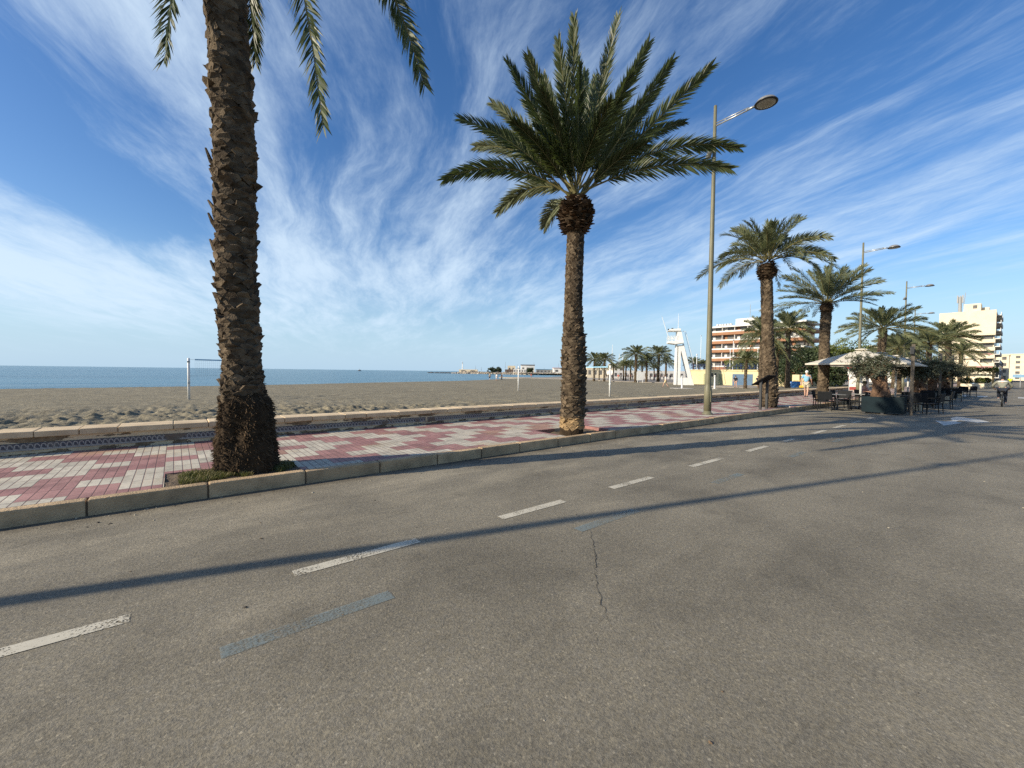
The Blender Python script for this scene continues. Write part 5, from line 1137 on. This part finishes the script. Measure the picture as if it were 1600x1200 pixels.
# ---- far people
def fp(px, py, z, sh, tr, lb, short=False, rz=None, st=.2, grp='people far along the beach', hair=(.05, .035, .025)):
    p = gp(px, py, z); human(lb, (p.x, p.y, z), rz if rz is not None else random.Random(px).uniform(0, 6.28), stand(st, .12), sh, tr, hair=hair, short=short, group=grp, fine=False)
fp(765, 594.6, -.62, OLIVE, BLACK, 'wader in dark shorts at the water edge, leftmost of the far shore people', True)
fp(776, 596.2, -.5, WHITE, WHITE, 'far bather in pale clothes at the shore, beside the dark-clad one', True)
fp(784, 595.2, -.52, BLACK, BLACK, 'dark-clad person at the shoreline, tallest of the far shore group', False)
fp(830, 591.8, -.6, RED, GREY, 'lone far person at the shoreline right of the open sand post', False)
fp(1040, 605, SZ, WHITE, YEL, 'person in white jogging over the sand right of the lifeguard tower', True, st=.35)
fp(1149, 606.2, SZ, BLACK, SKIN, 'person in a black top by the yellow wall, left of the small palm', True)
fp(1184, 606, SZ, BLACK, KHAKI, 'person in black with spread arms by the yellow wall, near the third palm', True, st=.35)
crowd = [(948, BLACK), (951, NAVY), (956, GREY), (966, RED), (970, WHITE), (974, PINK), (981, BLACK), (985, RED), (988, GREY), (1016, BLACK), (1023, RED), (1032, NAVY), (1037, GREY), (1047, BLACK)]
cn = ['black', 'navy', 'grey', 'red', 'white', 'pink', 'black', 'dark red', 'grey', 'black', 'red', 'navy', 'grey', 'black']
wh_ = ['by the leftmost far palms, next to the navy one', 'between two far palms left of the volleyball post', 'just right of the volleyball post', 'leftmost of the bright bunch left of the largest palm', 'in the middle of the bright bunch', 'right beside the white-clad one', 'close to the slim palm left of the largest', 'just left of the largest far palm', 'touching the largest far palm trunk on its left', 'alone between the dark palm and the slender palm', 'left of the slender far palm', 'right of the slender far palm', 'between slender palm and lifeguard tower', 'nearest the lifeguard tower leg']
for (px, m_), c_, w_ in zip(crowd, cn, wh_): fp(px, 594.8, -.3, m_, GREY if m_ in (BLACK, NAVY) else KHAKI, 'far stroller in %s %s' % (c_, w_), grp='strollers under the far palms')
p = at(1000, 598, 84); t = thing('notice_board', 'white notice board standing by the largest far palm', 'sign', (p.x, p.y, SZ), YAW+pi); mb = MB(); mb.box(-.06, -.7, .5, .06, .7, 2.2, bev=.02); mb.build('panel', WH, t)
for s in (-.5, .5): mb = MB(); mb.box(-.05, s-.05, 0, .05, s+.05, .5); mb.build('leg', WH, t)

# ---- far buildings behind the grove and the harbour
def block(name, label, px0, px1, ytop, d, wm, z0=-.5, rooftype=None, cat='building', nwin=4, deep=12, group=None):
    a, b = at(px0, 590, d), at(px1, 590, d); t = thing(name, label, cat, (a.x, a.y, z0), math.atan2(b.y-a.y, b.x-a.x), group); L_ = math.hypot(b.x-a.x, b.y-a.y)
    yh = 571+.0125*(px0+px1)/2; h = (yh-ytop)/645*d+1.6-z0
    mb = MB(); mb.box(0, 0, 0, L_, deep, h); mb.build('wall', wm, t)
    if rooftype: mb = MB(); mb.box(-.4, -.4, h, L_+.4, deep+.4, h+max(.3, h*.08)); mb.build('roof', rooftype, t)
    for i in range(nwin): mb = MB(); mb.box((i+.25)*L_/nwin, -.06, h*.35, (i+.7)*L_/nwin, .05, h*.72); mb.build('window', PANE, t)
block('beach_pavilion', 'long white pavilion behind the far palm grove', 958, 1085, 579.5, 140, HW, nwin=16)
block('market_hall', 'cream hall at the far end of the beach, left of the grove', 917, 960, 573.5, 150, CREAM, nwin=5)
block('warehouse', 'white boxy warehouse behind the grove, under the boat masts', 958, 975, 568, 220, HW, nwin=2)
block('boat_shed', 'white boat shed with a pink roof line at the harbour, next to the second trunk', 865, 914, 575.5, 380, HW, .2, mat('pink_roof', (.55, .3, .3), rough=.8), nwin=5)
block('workshop', 'long blue-roofed harbour workshop', 838, 866, 577.3, 390, wallm('grey_wall', (.25, .27, .28)), .4, mat('blue_roof', (.18, .42, .62), rough=.6), nwin=5)
block('club_house', 'harbour club house with a dark roof', 814, 835, 570.8, 400, HW, .4, mat('dark_roof', (.10, .06, .05), rough=.8), nwin=3)
block('club_annex', 'cream harbour annex left of the club house', 793, 805, 571.5, 410, CREAM, .4, None, nwin=2)
block('club_terrace', 'low white terrace hall in front of the harbour club house', 802, 822, 576.5, 392, HW, .4, None, nwin=5)
block('shelter', 'dark low shelter left of the harbour club house', 789, 802, 577.3, 396, wallm('shelter_brown', (.12, .08, .06)), .4, None, nwin=3)
block('pier_wall', 'pale pier wall at the tip of the harbour mole', 717, 746, 577.3, 432, CREAM, .2, None, nwin=2, deep=4)
ROCK = mat('mole_rock', (.40, .34, .26), (.22, .19, .15), scale=.25, rough=.95, isl=.35)
rk_ = random.Random(2); mb = MB(); A_, B_ = at(716, 590, 430), at(930, 590, 330)
for i in range(1500):
    f = rk_.random(); q = A_.lerp(B_, f); sgn = rk_.uniform(-5, 9); n_v = V((B_.y-A_.y, -(B_.x-A_.x), 0)).normalized(); h = max(0.1, 1.5-abs(sgn-(-2))*.2)
    r = rk_.uniform(.7, 1.6); mb.ball((q.x+n_v.x*sgn, q.y+n_v.y*sgn, SEA_Z+h*rk_.uniform(.2, 1)), r, (1.2, 1.1, .75), 5, jit=.3, rnd=rk_)
tag(mb.build('harbour_mole', ROCK), 'low harbour mole of pale tumbled rocks running out from the far shore', 'breakwater')
mb = MB(); A2_, B2_ = at(672, 590, 445), at(722, 590, 432)
for i in range(260):
    f = rk_.random(); q = A2_.lerp(B2_, f); mb.ball((q.x+rk_.uniform(-2, 2), q.y+rk_.uniform(-2, 2), SEA_Z+rk_.uniform(-.3, .35)), rk_.uniform(.8, 1.5), (1.2, 1.2, .6), 5, jit=.3, rnd=rk_)
tag(mb.build('reef', mat('wet_rock', (.08, .075, .07), (.05, .05, .05), rough=.7)), 'dark low line of rocks lying off the mole tip', 'rocks')
mb = MB(); C_, D_ = at(722, 590, 436), at(940, 590, 300); n_v = V((D_.y-C_.y, -(D_.x-C_.x), 0)).normalized()
mb.add([C_.xy.to_3d()+V((0, 0, .45)), D_.xy.to_3d()+V((0, 0, .45)), (D_.xy.to_3d()-n_v*70)+V((0, 0, .45)), (C_.xy.to_3d()-n_v*25)+V((0, 0, .45))], [(0, 1, 2, 3)]); struct('harbour_ground', mb, mat('quay', (.4, .36, .3), rough=.9))
p = at(722.5, 590, 434); t = thing('harbour_light', 'slim white harbour light mast on the mole tip', 'beacon', (p.x, p.y, .3)); mb = MB(); mb.lathe([(.7, 0), (.5, 4), (.35, 9.5)], n=10); mb.build('tower', WH, t, True); mb = MB(); mb.lathe([(.6, 9.5), (.6, 9.9), (.3, 10), (.3, 11), (.1, 11.6)], n=10); mb.build('lantern', GALV, t, True)
mk = ['on the far left by the mole tip', 'second from the mole tip', 'left of the shelter', 'tall, just left of the shelter', 'rising behind the annex', 'right behind the club house', 'above the blue-roofed workshop', 'over the pink-lined boat shed', 'last, close to the second palm trunk']
for px, yt, lb in zip((743, 752, 771, 789.5, 808, 834, 850, 872.5, 880), (570, 572, 569, 564, 567, 564, 572, 565, 566), mk):
    p = at(px, 590, 415); h = (580-yt)/645*415+1; mb = MB(); mb.tube([(0, 0, 0), (0, 0, h)], [.16, .09], 5); mb.tube([(0, 0, h*.55), (-1.1, 0, h*.55), (1.1, 0, h*.55)], .05, 4); o = mb.build('boat_mast', mat('mast', (.22, .22, .22), rough=.5)); o.location = (p.x, p.y, 0); tag(o, 'thin boat mast %s' % lb, 'mast', 'boat masts in the harbour')
for px, yt, lb in ((955.5, 537, 'tall white mast rising above the volleyball post'), (966.5, 551, 'white mast behind the grove, left of the pair'), (972, 549, 'white mast behind the grove, right of the pair')):
    p = at(px, 590, 230); h = (583-yt)/645*230+1; mb = MB(); mb.tube([(0, 0, 0), (.3, 0, h)], [.2, .1], 6); mb.tube([(0, 0, h*.6), (-1, 0, h*.6), (1, 0, h*.6)], .05, 4); o = mb.build('boat_mast', WH); o.location = (p.x, p.y, 0); tag(o, lb, 'mast', 'white boat masts behind the grove')
for px, d, rx, lb in ((770, 400, 5.5, 'dark round tree on the harbour left of the club house'), (779, 402, 3.5, 'smaller dark tree on the harbour beside the round one'), (828, 385, 3.0, 'dark shrubby tree before the harbour club house')): p = at(px, 590, d); tree(lb, (p.x, p.y, .3), rx, rx, 2.4, 2.8, int(px), 900, BUSH, leaf=1.1, group='harbour trees')
def boat(px, d, lb, sc):
    p = at(px, 590, d); t = thing('boat', lb, 'boat', (p.x, p.y, SEA_Z), R(40), None, sc)
    mb = MB(); secs = [(-3.5, 1.0), (-1, 1.2), (1.5, 1.0), (3.2, .4), (4.0, .05)]; vs = []
    for x, hw in secs: vs += [(x, -hw*.6, -.2), (x, -hw, .8), (x, hw, .8), (x, hw*.6, -.2)]
    mb.add(vs, [(i*4+j, i*4+(j+1) % 4, (i+1)*4+(j+1) % 4, (i+1)*4+j) for i in range(4) for j in range(4)]+[(3, 2, 1, 0), (16, 17, 18, 19)]); mb.build('hull', mat('hull_dark', (.06, .07, .08), rough=.4), t)
    mb = MB(); mb.box(-1.5, -.7, .8, .8, .7, 2.0, bev=.1); mb.tube([(-.4, 0, 2), (-.4, 0, 4)], .06, 5); mb.build('wheelhouse', GREY, t)
boat(562, 900, 'tiny dark fishing boat far out on the sea, right of the thick palm', 1.6)
